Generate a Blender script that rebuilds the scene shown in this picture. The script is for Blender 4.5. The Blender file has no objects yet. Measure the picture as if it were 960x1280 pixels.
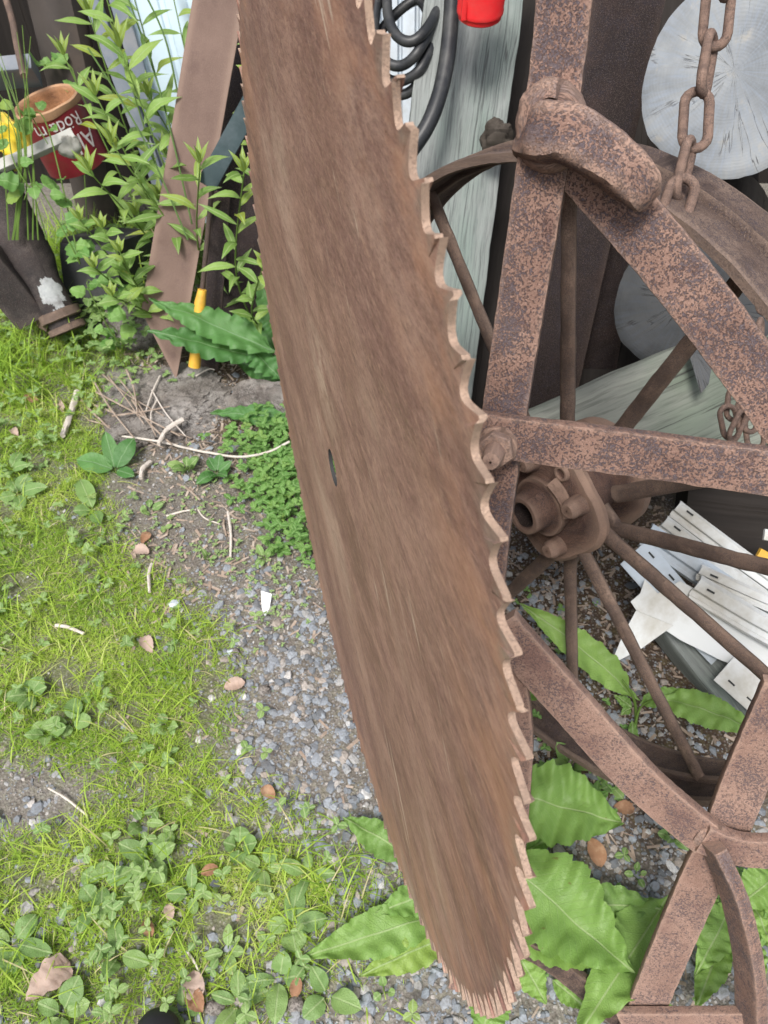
import bpy, math, random
import numpy as np
from mathutils import Vector as V, Matrix, noise
R_=math.radians
random.seed(7); rng=np.random.default_rng(7)
sc=bpy.context.scene; COL=sc.collection
# ------------------------------------------------------------------ camera, sky, sun, exposure
H=1.3; PITCH=R_(48); FPX=985.
cam=bpy.data.cameras.new('camera'); co=bpy.data.objects.new('camera',cam); COL.objects.link(co)
co.location=(0,0,H); co.rotation_euler=(R_(42),0,0)
cam.sensor_fit='VERTICAL'; cam.sensor_height=36; cam.lens=36*FPX/1280; cam.clip_start=.02; cam.clip_end=500
cam.dof.use_dof=True; cam.dof.focus_distance=.8; cam.dof.aperture_fstop=15
sc.camera=co
w=bpy.data.worlds.new('World'); sc.world=w; w.use_nodes=True
nt=w.node_tree; nt.nodes.clear()
sky=nt.nodes.new('ShaderNodeTexSky'); sky.sky_type='NISHITA'; sky.sun_disc=False
SUN_EL=R_(58); SUN_AZ=R_(200)
sky.sun_elevation=SUN_EL; sky.sun_rotation=SUN_AZ; sky.dust_density=4; sky.air_density=1.0; sky.ozone_density=.6
hs=nt.nodes.new('ShaderNodeHueSaturation'); hs.inputs['Saturation'].default_value=.45
bg=nt.nodes.new('ShaderNodeBackground'); bg.inputs[1].default_value=.115
ow=nt.nodes.new('ShaderNodeOutputWorld')
nt.links.new(sky.outputs[0],hs.inputs['Color']); nt.links.new(hs.outputs[0],bg.inputs[0]); nt.links.new(bg.outputs[0],ow.inputs[0])
sl=bpy.data.lights.new('sun','SUN'); sl.energy=2.1; sl.angle=R_(16); sl.color=(1,.96,.9)
so=bpy.data.objects.new('sun',sl); COL.objects.link(so)
# sun direction: rotation 0 = +Y, clockwise seen from above
sd=V((math.sin(SUN_AZ)*math.cos(SUN_EL),math.cos(SUN_AZ)*math.cos(SUN_EL),math.sin(SUN_EL)))
so.rotation_euler=sd.to_track_quat('Z','Y').to_euler(); so.location=(0,-2,5)
sc.view_settings.view_transform='Standard'; sc.view_settings.look='None'; sc.view_settings.exposure=.86; sc.view_settings.gamma=1
# ------------------------------------------------------------------ finding places
SP,CP=math.sin(PITCH),math.cos(PITCH)
def ray(px,py):
    x=(px-480)/FPX; u=(640-py)/FPX
    return V((x,CP+u*SP,-SP+u*CP))
CAM=V((0,0,H))
def U(px,py,d): return CAM+ray(px,py)*d
def G(px,py,z=0.):
    r=ray(px,py); return CAM+r*((z-H)/r.z)
def PL(px,py,p0,n,off=0.):
    r=ray(px,py); return CAM+r*(((p0+n*off)-CAM).dot(n)/r.dot(n))
def px_of(P):
    x=P[...,0]; y=P[...,1]; z=P[...,2]-H
    d=y*CP-z*SP; u=y*SP+z*CP
    return 480+FPX*x/d, 640-FPX*u/d, d
# ------------------------------------------------------------------ materials (all on the attribute 'tc', metres on the part itself)
def M_(name):
    m=bpy.data.materials.new(name); m.use_nodes=True; n=m.node_tree; n.nodes.clear(); return m,n
class N:
    def __init__(s,nt): s.nt=nt
    def new(s,t,**k):
        n=s.nt.nodes.new(t)
        for a,b in k.items(): setattr(n,a,b)
        return n
    def link(s,a,b): s.nt.links.new(a,b)
    def noise(s,vec,scale,detail=5,rough=.6,dist=0.):
        n=s.new('ShaderNodeTexNoise'); s.link(vec,n.inputs['Vector'])
        n.inputs['Scale'].default_value=scale; n.inputs['Detail'].default_value=detail; n.inputs['Roughness'].default_value=rough; n.inputs['Distortion'].default_value=dist
        return n.outputs[0]
    def vor(s,vec,scale,feat='F1',rand=1.):
        n=s.new('ShaderNodeTexVoronoi',feature=feat); s.link(vec,n.inputs['Vector']); n.inputs['Scale'].default_value=scale; n.inputs['Randomness'].default_value=rand
        return n.outputs[0]
    def map(s,vec,scale=(1,1,1),loc=(0,0,0),rot=(0,0,0)):
        n=s.new('ShaderNodeMapping'); s.link(vec,n.inputs[0]); n.inputs['Scale'].default_value=scale; n.inputs['Location'].default_value=loc; n.inputs['Rotation'].default_value=rot
        return n.outputs[0]
    def ramp(s,fac,stops):
        n=s.new('ShaderNodeValToRGB'); s.link(fac,n.inputs[0]); cr=n.color_ramp
        while len(cr.elements)<len(stops): cr.elements.new(.5)
        for e,(p,c) in zip(cr.elements,stops):
            e.position=p; e.color=(c,c,c,1) if isinstance(c,(int,float)) else (*c,1)
        return n.outputs[0]
    def mix(s,fac,a,b,mode='MIX'):
        n=s.new('ShaderNodeMix',data_type='RGBA',blend_type=mode)
        for i,x in ((0,fac),(6,a),(7,b)):
            if isinstance(x,(int,float)): n.inputs[i].default_value=x if i==0 else (x,x,x,1)
            elif isinstance(x,tuple): n.inputs[i].default_value=(*x,1)
            else: s.link(x,n.inputs[i])
        return n.outputs[2]
    def math(s,op,a,b=0.,clamp=False):
        n=s.new('ShaderNodeMath',operation=op,use_clamp=clamp)
        for i,x in ((0,a),(1,b)):
            if isinstance(x,(int,float)): n.inputs[i].default_value=x
            else: s.link(x,n.inputs[i])
        return n.outputs[0]
    def tc(s):
        n=s.new('ShaderNodeAttribute',attribute_name='tc'); return n.outputs['Vector']
    def out(s,col,rough=.8,height=None,bump=.3,dist=.002,metal=0.,trans=0.,tcol=None,spec=.3,coat=0):
        p=s.new('ShaderNodeBsdfPrincipled')
        if isinstance(col,tuple): p.inputs['Base Color'].default_value=(*col,1)
        else: s.link(col,p.inputs['Base Color'])
        if isinstance(rough,(int,float)): p.inputs['Roughness'].default_value=rough
        else: s.link(rough,p.inputs['Roughness'])
        p.inputs['Metallic'].default_value=metal; p.inputs['Specular IOR Level'].default_value=spec; p.inputs['Coat Weight'].default_value=coat
        nm=None
        if height is not None:
            b=s.new('ShaderNodeBump'); b.inputs['Strength'].default_value=bump; b.inputs['Distance'].default_value=dist
            s.link(height,b.inputs['Height']); s.link(b.outputs[0],p.inputs['Normal']); nm=b.outputs[0]
        sh=p.outputs[0]
        if trans>0:
            t=s.new('ShaderNodeBsdfTranslucent'); 
            c=tcol if tcol is not None else col
            if isinstance(c,tuple): t.inputs[0].default_value=(*c,1)
            else: s.link(c,t.inputs[0])
            if nm: s.link(nm,t.inputs['Normal'])
            mx=s.new('ShaderNodeMixShader'); mx.inputs[0].default_value=trans; s.link(sh,mx.inputs[1]); s.link(t.outputs[0],mx.inputs[2]); sh=mx.outputs[0]
        o=s.new('ShaderNodeOutputMaterial'); s.link(sh,o.inputs[0])

def rust(name,base,light,dark,pit,pitamt=.5,sc_=1.,bump=.6,rough=.85,stretch=(1,1,1),edge=.55):
    m,nt=M_(name); n=N(nt); v=n.map(n.tc(),stretch)
    a=n.noise(v,9*sc_,6,.62); b=n.noise(v,55*sc_,6,.7); c=n.noise(v,330*sc_,8,.8); d=n.noise(n.map(v,loc=(3,7,1)),22*sc_,5,.6,.6)
    col=n.ramp(a,[(.3,dark),(.5,base),(.72,light)])
    col=n.mix(n.ramp(b,[(.35,0.),(.7,.6)]),col,n.mix(.5,col,light))
    vc=n.new('ShaderNodeTexVoronoi'); vd=n.new('ShaderNodeVectorMath',operation='ADD'); nz=n.new('ShaderNodeTexNoise'); nz.inputs['Scale'].default_value=300*sc_; n.link(v,nz.inputs['Vector']); vm=n.new('ShaderNodeVectorMath',operation='SCALE'); vm.inputs[3].default_value=.003/sc_; n.link(nz.outputs['Color'],vm.inputs[0]); n.link(v,vd.inputs[0]); n.link(vm.outputs[0],vd.inputs[1]); n.link(vd.outputs[0],vc.inputs['Vector']); vc.inputs['Scale'].default_value=680*sc_; sv_=n.new('ShaderNodeSeparateColor'); n.link(vc.outputs['Color'],sv_.inputs[0]); c2=n.math('ADD',.36,n.math('MULTIPLY',sv_.outputs[0],.28))
    e=n.math('ADD',n.math('ADD',n.math('MULTIPLY',c,.34),n.math('MULTIPLY',c2,.40)),n.math('ADD',n.math('MULTIPLY',d,.22),n.math('MULTIPLY',b,.12)))
    lo=.580-.040*pitamt
    pm=n.ramp(e,[(lo-.012,0.),(lo+.03,.95)])
    jv=n.mix(.012,v,n.new('ShaderNodeTexNoise').outputs['Color'],'ADD') if False else v
    sp=n.ramp(n.vor(jv,430*sc_),[(.22,1.),(.40,0.)]); gate=n.ramp(n.math('ADD',n.math('MULTIPLY',d,.7),n.math('MULTIPLY',b,.35)),[(.56-.05*pitamt,0.),(.62-.05*pitamt,.95)])
    pm=n.math('MAXIMUM',pm,n.math('MULTIPLY',n.math('MULTIPLY',sp,gate),min(1.,max(0.,pitamt+.2))))
    col=n.mix(n.math('MULTIPLY',pm,.85),col,pit)
    f=n.noise(v,900*sc_,3,.7)
    col=n.mix(n.ramp(f,[(.35,.45),(.6,0.)]),col,n.mix(1.,col,(.5,.46,.46),'MULTIPLY'))
    col=n.mix(n.ramp(f,[(.55,0.),(.75,.4)]),col,n.mix(.6,light,(.62,.5,.42)))
    col=n.mix(n.ramp(n.noise(n.map(v,loc=(2,9,4)),15*sc_,6,.7),[(.54,0.),(.66,.55)]),col,n.mix(1.,dark,(.75,.72,.8),'MULTIPLY'))
    g=n.new('ShaderNodeNewGeometry')
    col=n.mix(n.ramp(g.outputs['Pointiness'],[(.51,0.),(.56,edge)]),col,n.mix(.4,light,(.55,.40,.31)))
    hgt=n.math('SUBTRACT',n.math('ADD',n.math('MULTIPLY',b,.8),n.math('MULTIPLY',f,.3)),n.math('MULTIPLY',pm,.6))
    n.out(col,n.ramp(c,[(.3,rough-.15),(.7,rough+.1)]),hgt,bump,.0014,spec=.35)
    return m
MT={}
MT['harrow']=rust('harrow_rust',(.225,.135,.106),(.30,.193,.152),(.145,.083,.066),(.068,.062,.080),.85,1.,.9)
MT['harrow_low']=rust('harrow_rust_low',(.25,.156,.122),(.32,.213,.17),(.17,.10,.08),(.08,.062,.07),.35,.9,.6)
MT['wheel']=rust('wheel_rust',(.105,.066,.052),(.23,.16,.125),(.038,.025,.022),(.04,.033,.04),.75,1.7,1.,edge=.35)
MT['rim']=rust('rim_rust',(.095,.064,.052),(.185,.135,.11),(.045,.03,.026),(.05,.04,.05),.55,1.,.7,edge=.3)
MT['hub']=rust('hub_rust',(.115,.064,.048),(.20,.12,.088),(.055,.03,.025),(.045,.034,.038),.5,1.3,.7)
MT['chain']=rust('chain_rust',(.16,.10,.078),(.22,.145,.115),(.075,.05,.042),(.05,.04,.045),.6,1.8,.7,edge=.2)
MT['darksteel']=rust('shaded_dark_rust',(.014,.009,.009),(.038,.022,.020),(.02,.013,.013),(.02,.016,.022),.4,.7,.5,edge=.2)  # dark rust, lowered further so the shade of the gaps is in its colour
MT['plate']=rust('plate_rust',(.145,.096,.078),(.18,.122,.10),(.11,.07,.057),(.13,.09,.08),-.9,.8,.15,edge=.3)
MT['can_rust']=rust('can_rust',(.33,.16,.07),(.48,.27,.14),(.14,.06,.03),(.1,.05,.03),.2,1.4,.5)
MT['pipe']=rust('pipe_iron',(.024,.021,.023),(.085,.07,.066),(.010,.009,.010),(.03,.02,.02),.3,.8,.5,edge=.05)
def blade_mat():
    m,nt=M_('saw_steel_rust'); n=N(nt); t=n.tc()      # tc: x towards the near rim, y up
    tr=n.map(t,rot=(0,0,R_(40)))
    tq=n.map(t,(.24,.8,1))                     # rust scabs that spread sideways on the plate
    big=n.noise(n.map(tr,(.6,1,1)),4.6,4,.55,.5); mid=n.noise(n.map(t,(.26,.75,1),(4,1,0),(0,0,.12)),24,8,.7,.3)
    fine=n.noise(tq,300,8,.8); grit=n.noise(n.map(t,(.25,1,1),(3,3,3)),620,4,.7); vf=n.noise(n.map(t,(.25,1,1)),1000,3,.75)
    col=n.ramp(big,[(.36,(.185,.103,.083)),(.47,(.255,.153,.123)),(.56,(.30,.195,.158)),(.66,(.385,.285,.23))])
    col=n.mix(n.ramp(mid,[(.47,0.),(.66,.6)]),col,(.40,.272,.21))
    col=n.mix(n.ramp(n.noise(n.map(t,(.3,.55,1),(9,9,0),(0,0,.1)),13,7,.68,.4),[(.48,0.),(.60,.65)]),col,(.175,.092,.080))
    col=n.mix(n.ramp(n.noise(n.map(tq,loc=(2,6,0)),110,8,.8),[(.52,0.),(.62,.5)]),col,(.14,.080,.068))
    col=n.mix(n.ramp(n.noise(n.map(tq,loc=(5,1,0)),150,8,.8),[(.53,0.),(.63,.5)]),col,(.43,.285,.215))
    s0=n.new('ShaderNodeSeparateXYZ'); n.link(n.map(t,(1/.09,1/.085,1),(.25,-1.35,0)),s0.inputs[0])
    gd=n.math('SQRT',n.math('ADD',n.math('MULTIPLY',s0.outputs[0],s0.outputs[0]),n.math('MULTIPLY',s0.outputs[1],s0.outputs[1])))
    pm=n.math('MULTIPLY',n.ramp(gd,[(.1,1.),(1.,0.)]),n.ramp(n.noise(n.map(t,(.35,.7,1),(3,8,0)),40,6,.7),[(.42,0.),(.56,.8)]))
    col=n.mix(pm,col,(.48,.38,.30))
    col=n.mix(n.ramp(grit,[(.36,.6),(.5,0.)]),col,n.mix(1.,col,(.55,.49,.47),'MULTIPLY'))
    # orange bloom towards the teeth
    sx=n.new('ShaderNodeSeparateXYZ'); n.link(t,sx.inputs[0])
    rad=n.math('SQRT',n.math('ADD',n.math('POWER',n.math('ABSOLUTE',sx.outputs[0]),2.),n.math('POWER',n.math('ABSOLUTE',sx.outputs[1]),2.)))
    rm=n.math('MULTIPLY',n.ramp(n.math('DIVIDE',rad,.56),[(.72,0.),(.9,1.)]),n.ramp(n.noise(n.map(t,(.3,.6,1),(2,5,0)),22,7,.7),[(.46,0.),(.58,.55)]))
    col=n.mix(rm,col,(.40,.225,.145))
    rim2=n.math('MULTIPLY',n.ramp(n.math('DIVIDE',rad,.56),[(.93,0.),(.965,1.)]),n.ramp(n.noise(t,35,4,.6),[(.45,0.),(.62,.8)]))
    col=n.mix(rim2,col,(.235,.20,.165))
    # pale rubbed scratches
    s1=n.noise(n.map(tr,(.10,1,1),(1,3,0)),95,3,.5,.2)
    sp=n.math('MULTIPLY',n.ramp(s1,[(.64,0.),(.69,.8)]),n.ramp(n.noise(n.map(t,(1,1,1),(7,0,0)),5,3),[(.5,0.),(.6,1.)]))
    col=n.mix(sp,col,(.50,.42,.34))
    col=n.mix(n.ramp(fine,[(.30,.65),(.52,0.)]),col,n.mix(1.,col,(.50,.43,.41),'MULTIPLY'))
    col=n.mix(n.ramp(fine,[(.52,0.),(.74,.45)]),col,(.46,.34,.26))
    spk=n.ramp(n.vor(t,170),[(.06,1.),(.10,0.)]); spm=n.math('MULTIPLY',spk,n.ramp(n.noise(t,13,2),[(.56,0.),(.6,.6)]))
    col=n.mix(spm,col,(.08,.06,.06))
    col=n.mix(1.,col,(1.,.92,.91),'MULTIPLY')
    h=n.math('ADD',n.math('MULTIPLY',fine,.7),n.math('MULTIPLY',vf,.4))
    n.out(col,n.ramp(mid,[(.3,.5),(.7,.72)]),h,.5,.0008,spec=.5,metal=.12)
    return m
MT['blade']=blade_mat()
MT['tooth_edge']=rust('tooth_edge',(.25,.165,.12),(.36,.255,.19),(.16,.10,.075),(.12,.085,.07),.6,1.6,.6,.7)
def wood(name,a,b,dark,green=None,grain=1.,bump=.6,endgrain=False):
    m,nt=M_(name); n=N(nt); t=n.tc()
    g=n.noise(n.map(t,(.06,1,1)),110*grain,5,.65,.3); g2=n.noise(n.map(t,(.03,1,1)),38*grain,4,.6,.8); lg=n.noise(n.map(t,(.5,1,1)),6,4,.6)
    col=n.ramp(g2,[(.3,a),(.7,b)])
    if green: col=n.mix(n.ramp(lg,[(.4,0.),(.62,.8)]),col,green)
    col=n.mix(n.ramp(g,[(.36,.8),(.52,0.)]),col,n.mix(.4,dark,col))
    cr=n.noise(n.map(t,(.025,1,1),(5,2,2)),26*grain,2,.4,.5); crm=n.ramp(n.math('ABSOLUTE',n.math('SUBTRACT',cr,.5)),[(.006,1.),(.016,0.)])
    crm=n.math('MULTIPLY',crm,n.ramp(lg,[(.42,0.),(.55,.85)]))
    col=n.mix(crm,col,dark)
    h=n.math('SUBTRACT',n.math('ADD',n.math('MULTIPLY',g,.7),n.math('MULTIPLY',g2,.5)),n.math('MULTIPLY',crm,1.))
    n.out(col,.85,h,bump,.002,spec=.2); return m
MT['board']=wood('weathered_board',(.17,.185,.182),(.245,.262,.255),(.07,.075,.075),(.16,.205,.185),2.2)
MT['beam']=wood('weathered_beam',(.15,.16,.143),(.23,.24,.21),(.055,.055,.05),(.13,.16,.125),1.3)
MT['tanbeam']=wood('tan_beam',(.24,.22,.19),(.35,.32,.27),(.08,.07,.06),None,.8)
MT['shade_wood']=wood('gap_shade_wood',(.014,.012,.011),(.026,.022,.02),(.015,.012,.01))  # near-black because the shade of the cavity is painted into the plank colour
MT['bark']=wood('bark',(.045,.038,.032),(.08,.068,.057),(.015,.012,.01),None,.5,1.)  # bark tone lowered too, painting shade into the gaps around the logs
def endgrain(name='log_end_grain',shade_mul=1.):
    m,nt=M_(name); n=N(nt); t=n.tc()     # tc x,y on the sawn face
    sx=n.new('ShaderNodeSeparateXYZ'); n.link(n.map(t,loc=(-.01,.012,0)),sx.inputs[0])
    x,y=sx.outputs[0],sx.outputs[1]
    r=n.math('SQRT',n.math('ADD',n.math('MULTIPLY',x,x),n.math('MULTIPLY',y,y)))
    rn=n.math('ADD',n.math('MULTIPLY',r,1.),n.math('MULTIPLY',n.noise(t,9,3),.02))
    ring=n.math('SINE',n.math('MULTIPLY',rn,1250.)); ang=n.math('ARCTAN2',y,x)
    cmb=n.new('ShaderNodeCombineXYZ'); n.link(n.math('MULTIPLY',ang,1.),cmb.inputs[0]); n.link(n.math('MULTIPLY',r,1.6),cmb.inputs[1])
    rad=n.noise(cmb.outputs[0],13,5,.7); crk=n.noise(n.map(cmb.outputs[0],(1,.7,1)),2.6,4,.6,.35)
    cm=n.ramp(n.math('ABSOLUTE',n.math('SUBTRACT',crk,.5)),[(.0025,1.),(.007,0.)])
    cm=n.math('MULTIPLY',cm,n.ramp(n.noise(t,12,2),[(.48,0.),(.55,.8)]))
    col=n.ramp(n.noise(t,7,5,.6),[(.32,(.14,.152,.165)),(.5,(.225,.24,.255)),(.68,(.32,.333,.34))])
    col=n.mix(n.ramp(rad,[(.35,.5),(.55,0.)]),col,(.24,.28,.34))
    col=n.mix(n.math('MULTIPLY',n.math('MULTIPLY',n.math('ADD',ring,1.),n.noise(t,22,3)),.11),col,(.25,.28,.33))
    col=n.mix(n.ramp(n.noise(t,25,4),[(.6,0.),(.7,.35)]),col,(.40,.36,.29))
    col=n.mix(cm,col,(.06,.06,.065))
    if shade_mul<1: col=n.mix(1.,col,(shade_mul,shade_mul*.98,shade_mul*.97),'MULTIPLY')
    h=n.math('SUBTRACT',n.math('ADD',n.math('MULTIPLY',ring,.06),n.math('MULTIPLY',rad,.8)),cm)
    n.out(col,.9,h,.6,.0015,spec=.15); return m
MT['endgrain']=endgrain(); MT['endgrain_shaded']=endgrain('shaded_log_end_grain',.28)  # second copy is darkened: shade from the upper log painted into the colour
def simple(name,col,rough=.5,var=.25,sc_=30,bump=.15,spec=.4,dirt=None,dirtamt=.5,trans=0.,metal=0.):
    m,nt=M_(name); n=N(nt); t=n.tc()
    a=n.noise(t,sc_,5,.6); c=n.mix(n.ramp(a,[(.3,var),(.7,0.)]),col,tuple(x*.45 for x in col))
    if dirt: c=n.mix(n.math('MULTIPLY',n.ramp(n.noise(n.map(t,loc=(3,3,3)),sc_*.5,6,.7),[(.48,0.),(.66,1.)]),dirtamt),c,dirt)
    n.out(c,rough,n.noise(t,sc_*8,4),bump,.001,spec=spec,trans=trans,metal=metal); return m
MT['white']=simple('white_vinyl',(.60,.62,.62),.5,.2,9,.12,.4,(.33,.30,.24),.75)
MT['bluewhite']=simple('bluish_vinyl',(.46,.52,.58),.5,.2,14,.1,.4,(.3,.3,.28),.5)
MT['slot']=simple('hole_shade',(.03,.03,.03),.8)  # near-black stands in for the darkness inside siding slots and the saw bore
MT['red']=simple('red_plastic',(.68,.02,.025),.4,.2,40,.05,.5,(.4,.1,.08),.2)
MT['rubber']=simple('black_rubber',(.022,.024,.028),.45,.4,25,.2,.4,(.09,.09,.085),.5)
MT['black']=simple('black_plastic',(.03,.032,.034),.55,.4,18,.3,.4,(.10,.10,.095),.7)
MT['yellow']=simple('yellow_plastic',(.80,.58,.04),.45,.2,25,.1,.4,(.7,.62,.4),.3)
MT['amber']=simple('amber_handle',(.70,.40,.05),.35,.25,40,.1,.5,(.3,.18,.05),.4)
MT['bluesheet']=simple('pale_blue_sheet',(.48,.60,.68),.55,.2,9,.15,.4,(.70,.74,.76),.6)
MT['greypipe']=simple('blue_grey_metal',(.17,.20,.24),.7,.3,12,.2,.2,(.28,.27,.27),.5)
MT['palebar']=simple('pale_grey_bar',(.40,.40,.38),.7,.3,20,.3,.3,(.2,.18,.15),.5)
MT['teal']=simple('dark_teal_pane',(.035,.055,.06),.7,.4,20,.1,.15,(.08,.10,.11),.5)
MT['canred']=simple('can_red_paint',(.24,.018,.03),.5,.4,30,.3,.4,(.12,.05,.03),.6)
MT['canwhite']=simple('can_white_ink',(.66,.62,.64),.6,.2,60,.1,.3,(.3,.1,.1),.4)
MT['drum']=simple('brown_black_steel',(.06,.05,.045),.6,.5,9,.3,.35,(.10,.075,.06),.6)
MT['shoe']=simple('black_leather',(.02,.02,.024),.5,.3,40,.3,.4)
MT['stub']=simple('white_shard',(.75,.77,.78),.5,.1,30,.1,.4)
MT['rock']=rust('grey_rock',(.20,.185,.17),(.33,.32,.31),(.09,.075,.062),(.06,.05,.045),.5,.8,1.,.95,edge=.1)
MT['twig']=simple('dry_twig',(.32,.25,.20),.85,.5,60,.6,.15,(.52,.47,.42),.5)
MT['twig_pale']=simple('bleached_twig',(.60,.55,.50),.85,.35,60,.6,.15,(.38,.32,.27),.5)
MT['deadleaf']=simple('dead_leaf',(.36,.20,.12),.8,.5,50,.4,.2,(.50,.36,.24),.6,trans=.2)
MT['deadleaf_pale']=simple('dead_leaf_pale',(.52,.40,.34),.8,.4,50,.4,.2,(.36,.24,.18),.5,trans=.2)
MT['whitepaint']=simple('white_paint_flakes',(.40,.42,.43),.7,.6,50,.8,.3,(.1,.09,.09),.7)
MT['stem']=simple('plant_stem',(.11,.19,.035),.6,.3,40,.1,.3,trans=.15)
MT['stem_dark']=simple('dark_stem',(.07,.13,.03),.6,.3,40,.1,.3)
def leafmat(name,col,light,vein,yellow=(.30,.33,.04),vs=.010,trans=.38,bump=.5,rough=.45):
    m,nt=M_(name); n=N(nt); t=n.tc()
    sx=n.new('ShaderNodeSeparateXYZ'); n.link(t,sx.inputs[0]); x,y,r=sx.outputs
    ay=n.math('ABSOLUTE',y)
    mid=n.ramp(n.math('MULTIPLY',ay,100.),[(.07,1.),(.16,0.)])
    q=n.math('SUBTRACT',x,n.math('MULTIPLY',ay,.9)); q=n.math('ADD',q,n.math('MULTIPLY',n.noise(t,60,2),.006))
    sv=n.math('ABSOLUTE',n.math('SINE',n.math('MULTIPLY',q,math.pi/vs)))
    side=n.ramp(sv,[(.04,1.),(.16,0.)])
    net=n.vor(n.map(t,(1,1,0)),260,'DISTANCE_TO_EDGE')
    a=n.noise(t,45,4,.6)
    cr=n.ramp(r,[(0.,tuple(c*.72 for c in col)),(.45,col),(.8,light),(1.,yellow)])
    c=n.mix(n.ramp(a,[(.35,.45),(.65,0.)]),cr,n.mix(1.,cr,(.68,.74,.7),'MULTIPLY'))
    c=n.mix(n.math('MULTIPLY',side,.20),c,vein); c=n.mix(n.math('MULTIPLY',mid,.8),c,vein)
    bs=n.ramp(n.noise(n.map(t,loc=(1,1,5)),95,2),[(.72,0.),(.75,.6)])
    c=n.mix(bs,c,(.16,.12,.04))
    h=n.math('SUBTRACT',n.math('ADD',n.math('MULTIPLY',a,.5),n.math('MULTIPLY',n.ramp(net,[(0.,0.),(.25,1.)]),.3)),n.math('ADD',n.math('MULTIPLY',side,.6),n.math('MULTIPLY',mid,.7)))
    n.out(c,rough,h,bump,.0015,trans=trans,tcol=n.mix(.35,c,(.30,.50,.04)),spec=.35); return m
MT['thistle']=leafmat('sow_thistle_leaf',(.195,.34,.085),(.26,.42,.10),(.34,.45,.20),vs=.013)
MT['thistle_deep']=leafmat('deep_green_leaf',(.085,.22,.065),(.13,.29,.085),(.22,.36,.18),vs=.012)
MT['plantain']=leafmat('broad_weed_leaf',(.22,.36,.12),(.30,.44,.15),(.36,.48,.22),vs=.007)
MT['willow']=leafmat('narrow_leaf',(.20,.34,.08),(.30,.46,.12),(.33,.45,.18),vs=.006)
MT['ivy']=leafmat('round_leaf',(.15,.31,.08),(.23,.40,.11),(.26,.42,.15),vs=.008)
def grassmat(name,lo,mid,hi,dry):
    m,nt=M_(name); n=N(nt); t=n.tc(); sx=n.new('ShaderNodeSeparateXYZ'); n.link(t,sx.inputs[0])
    c=n.ramp(sx.outputs[2],[(0.,lo),(.4,mid),(.82,hi),(.93,dry),(1.,dry)])
    n.out(c,.55,None,trans=.4,tcol=n.mix(.4,c,(.34,.45,.03)),spec=.25); return m
MT['grass']=grassmat('grass_blades',(.17,.31,.045),(.31,.47,.06),(.46,.60,.11),(.58,.52,.30))
def pebmat():
    m,nt=M_('pebbles'); n=N(nt); t=n.tc(); sx=n.new('ShaderNodeSeparateXYZ'); n.link(t,sx.inputs[0])
    c=n.ramp(sx.outputs[2],[(0.,(.12,.13,.145)),(.3,(.20,.225,.26)),(.6,(.28,.31,.35)),(.8,(.31,.305,.30)),(.93,(.33,.285,.25)),(.99,(.52,.52,.52))])
    g=n.new('ShaderNodeNewGeometry'); a=n.noise(g.outputs['Position'],260,4)
    c=n.mix(n.ramp(a,[(.35,.5),(.6,0.)]),c,(.12,.11,.10))
    n.out(c,.75,a,.4,.001,spec=.3); return m
MT['pebble']=pebmat()
def groundmat():
    m,nt=M_('soil'); n=N(nt); g=n.new('ShaderNodeNewGeometry'); p=g.outputs['Position']
    at=n.new('ShaderNodeAttribute',attribute_name='zone'); zs=n.new('ShaderNodeSeparateXYZ'); n.link(at.outputs['Vector'],zs.inputs[0])
    a=n.noise(p,6,5,.6); b=n.noise(p,45,6,.7); c=n.noise(p,230,4,.7)
    sand=n.ramp(b,[(.3,(.11,.095,.08)),(.5,(.20,.185,.165)),(.7,(.30,.28,.26))])
    humus=n.ramp(b,[(.3,(.03,.02,.014)),(.5,(.075,.05,.036)),(.72,(.15,.105,.075))])
    moss=n.ramp(b,[(.3,(.07,.09,.025)),(.6,(.14,.18,.045)),(.75,(.20,.19,.10))])
    col=n.mix(n.math('ADD',zs.outputs[1],n.math('MULTIPLY',n.math('SUBTRACT',b,.5),1.2),True),sand,humus)
    col=n.mix(n.math('MULTIPLY',n.math('ADD',zs.outputs[0],n.math('MULTIPLY',n.math('SUBTRACT',b,.5),2.),True),.75),col,moss)
    v=n.new('ShaderNodeTexVoronoi'); n.link(p,v.inputs[0]); v.inputs['Scale'].default_value=190
    grit=n.new('ShaderNodeHueSaturation'); grit.inputs['Saturation'].default_value=.12; n.link(v.outputs['Color'],grit.inputs['Color'])
    col=n.mix(n.ramp(v.outputs['Distance'],[(.2,.35),(.5,0.)]),col,n.mix(1.,grit.outputs[0],(.5,.48,.46),'MULTIPLY'))
    col=n.mix(n.ramp(c,[(.35,.5),(.6,0.)]),col,n.mix(1.,col,(.5,.48,.46),'MULTIPLY'))
    n.out(col,.95,n.math('ADD',n.math('MULTIPLY',b,1.),n.math('SUBTRACT',n.math('MULTIPLY',c,.5),n.math('MULTIPLY',v.outputs['Distance'],.4))),.9,.006,spec=.15); return m
MT['soil']=groundmat()
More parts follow.
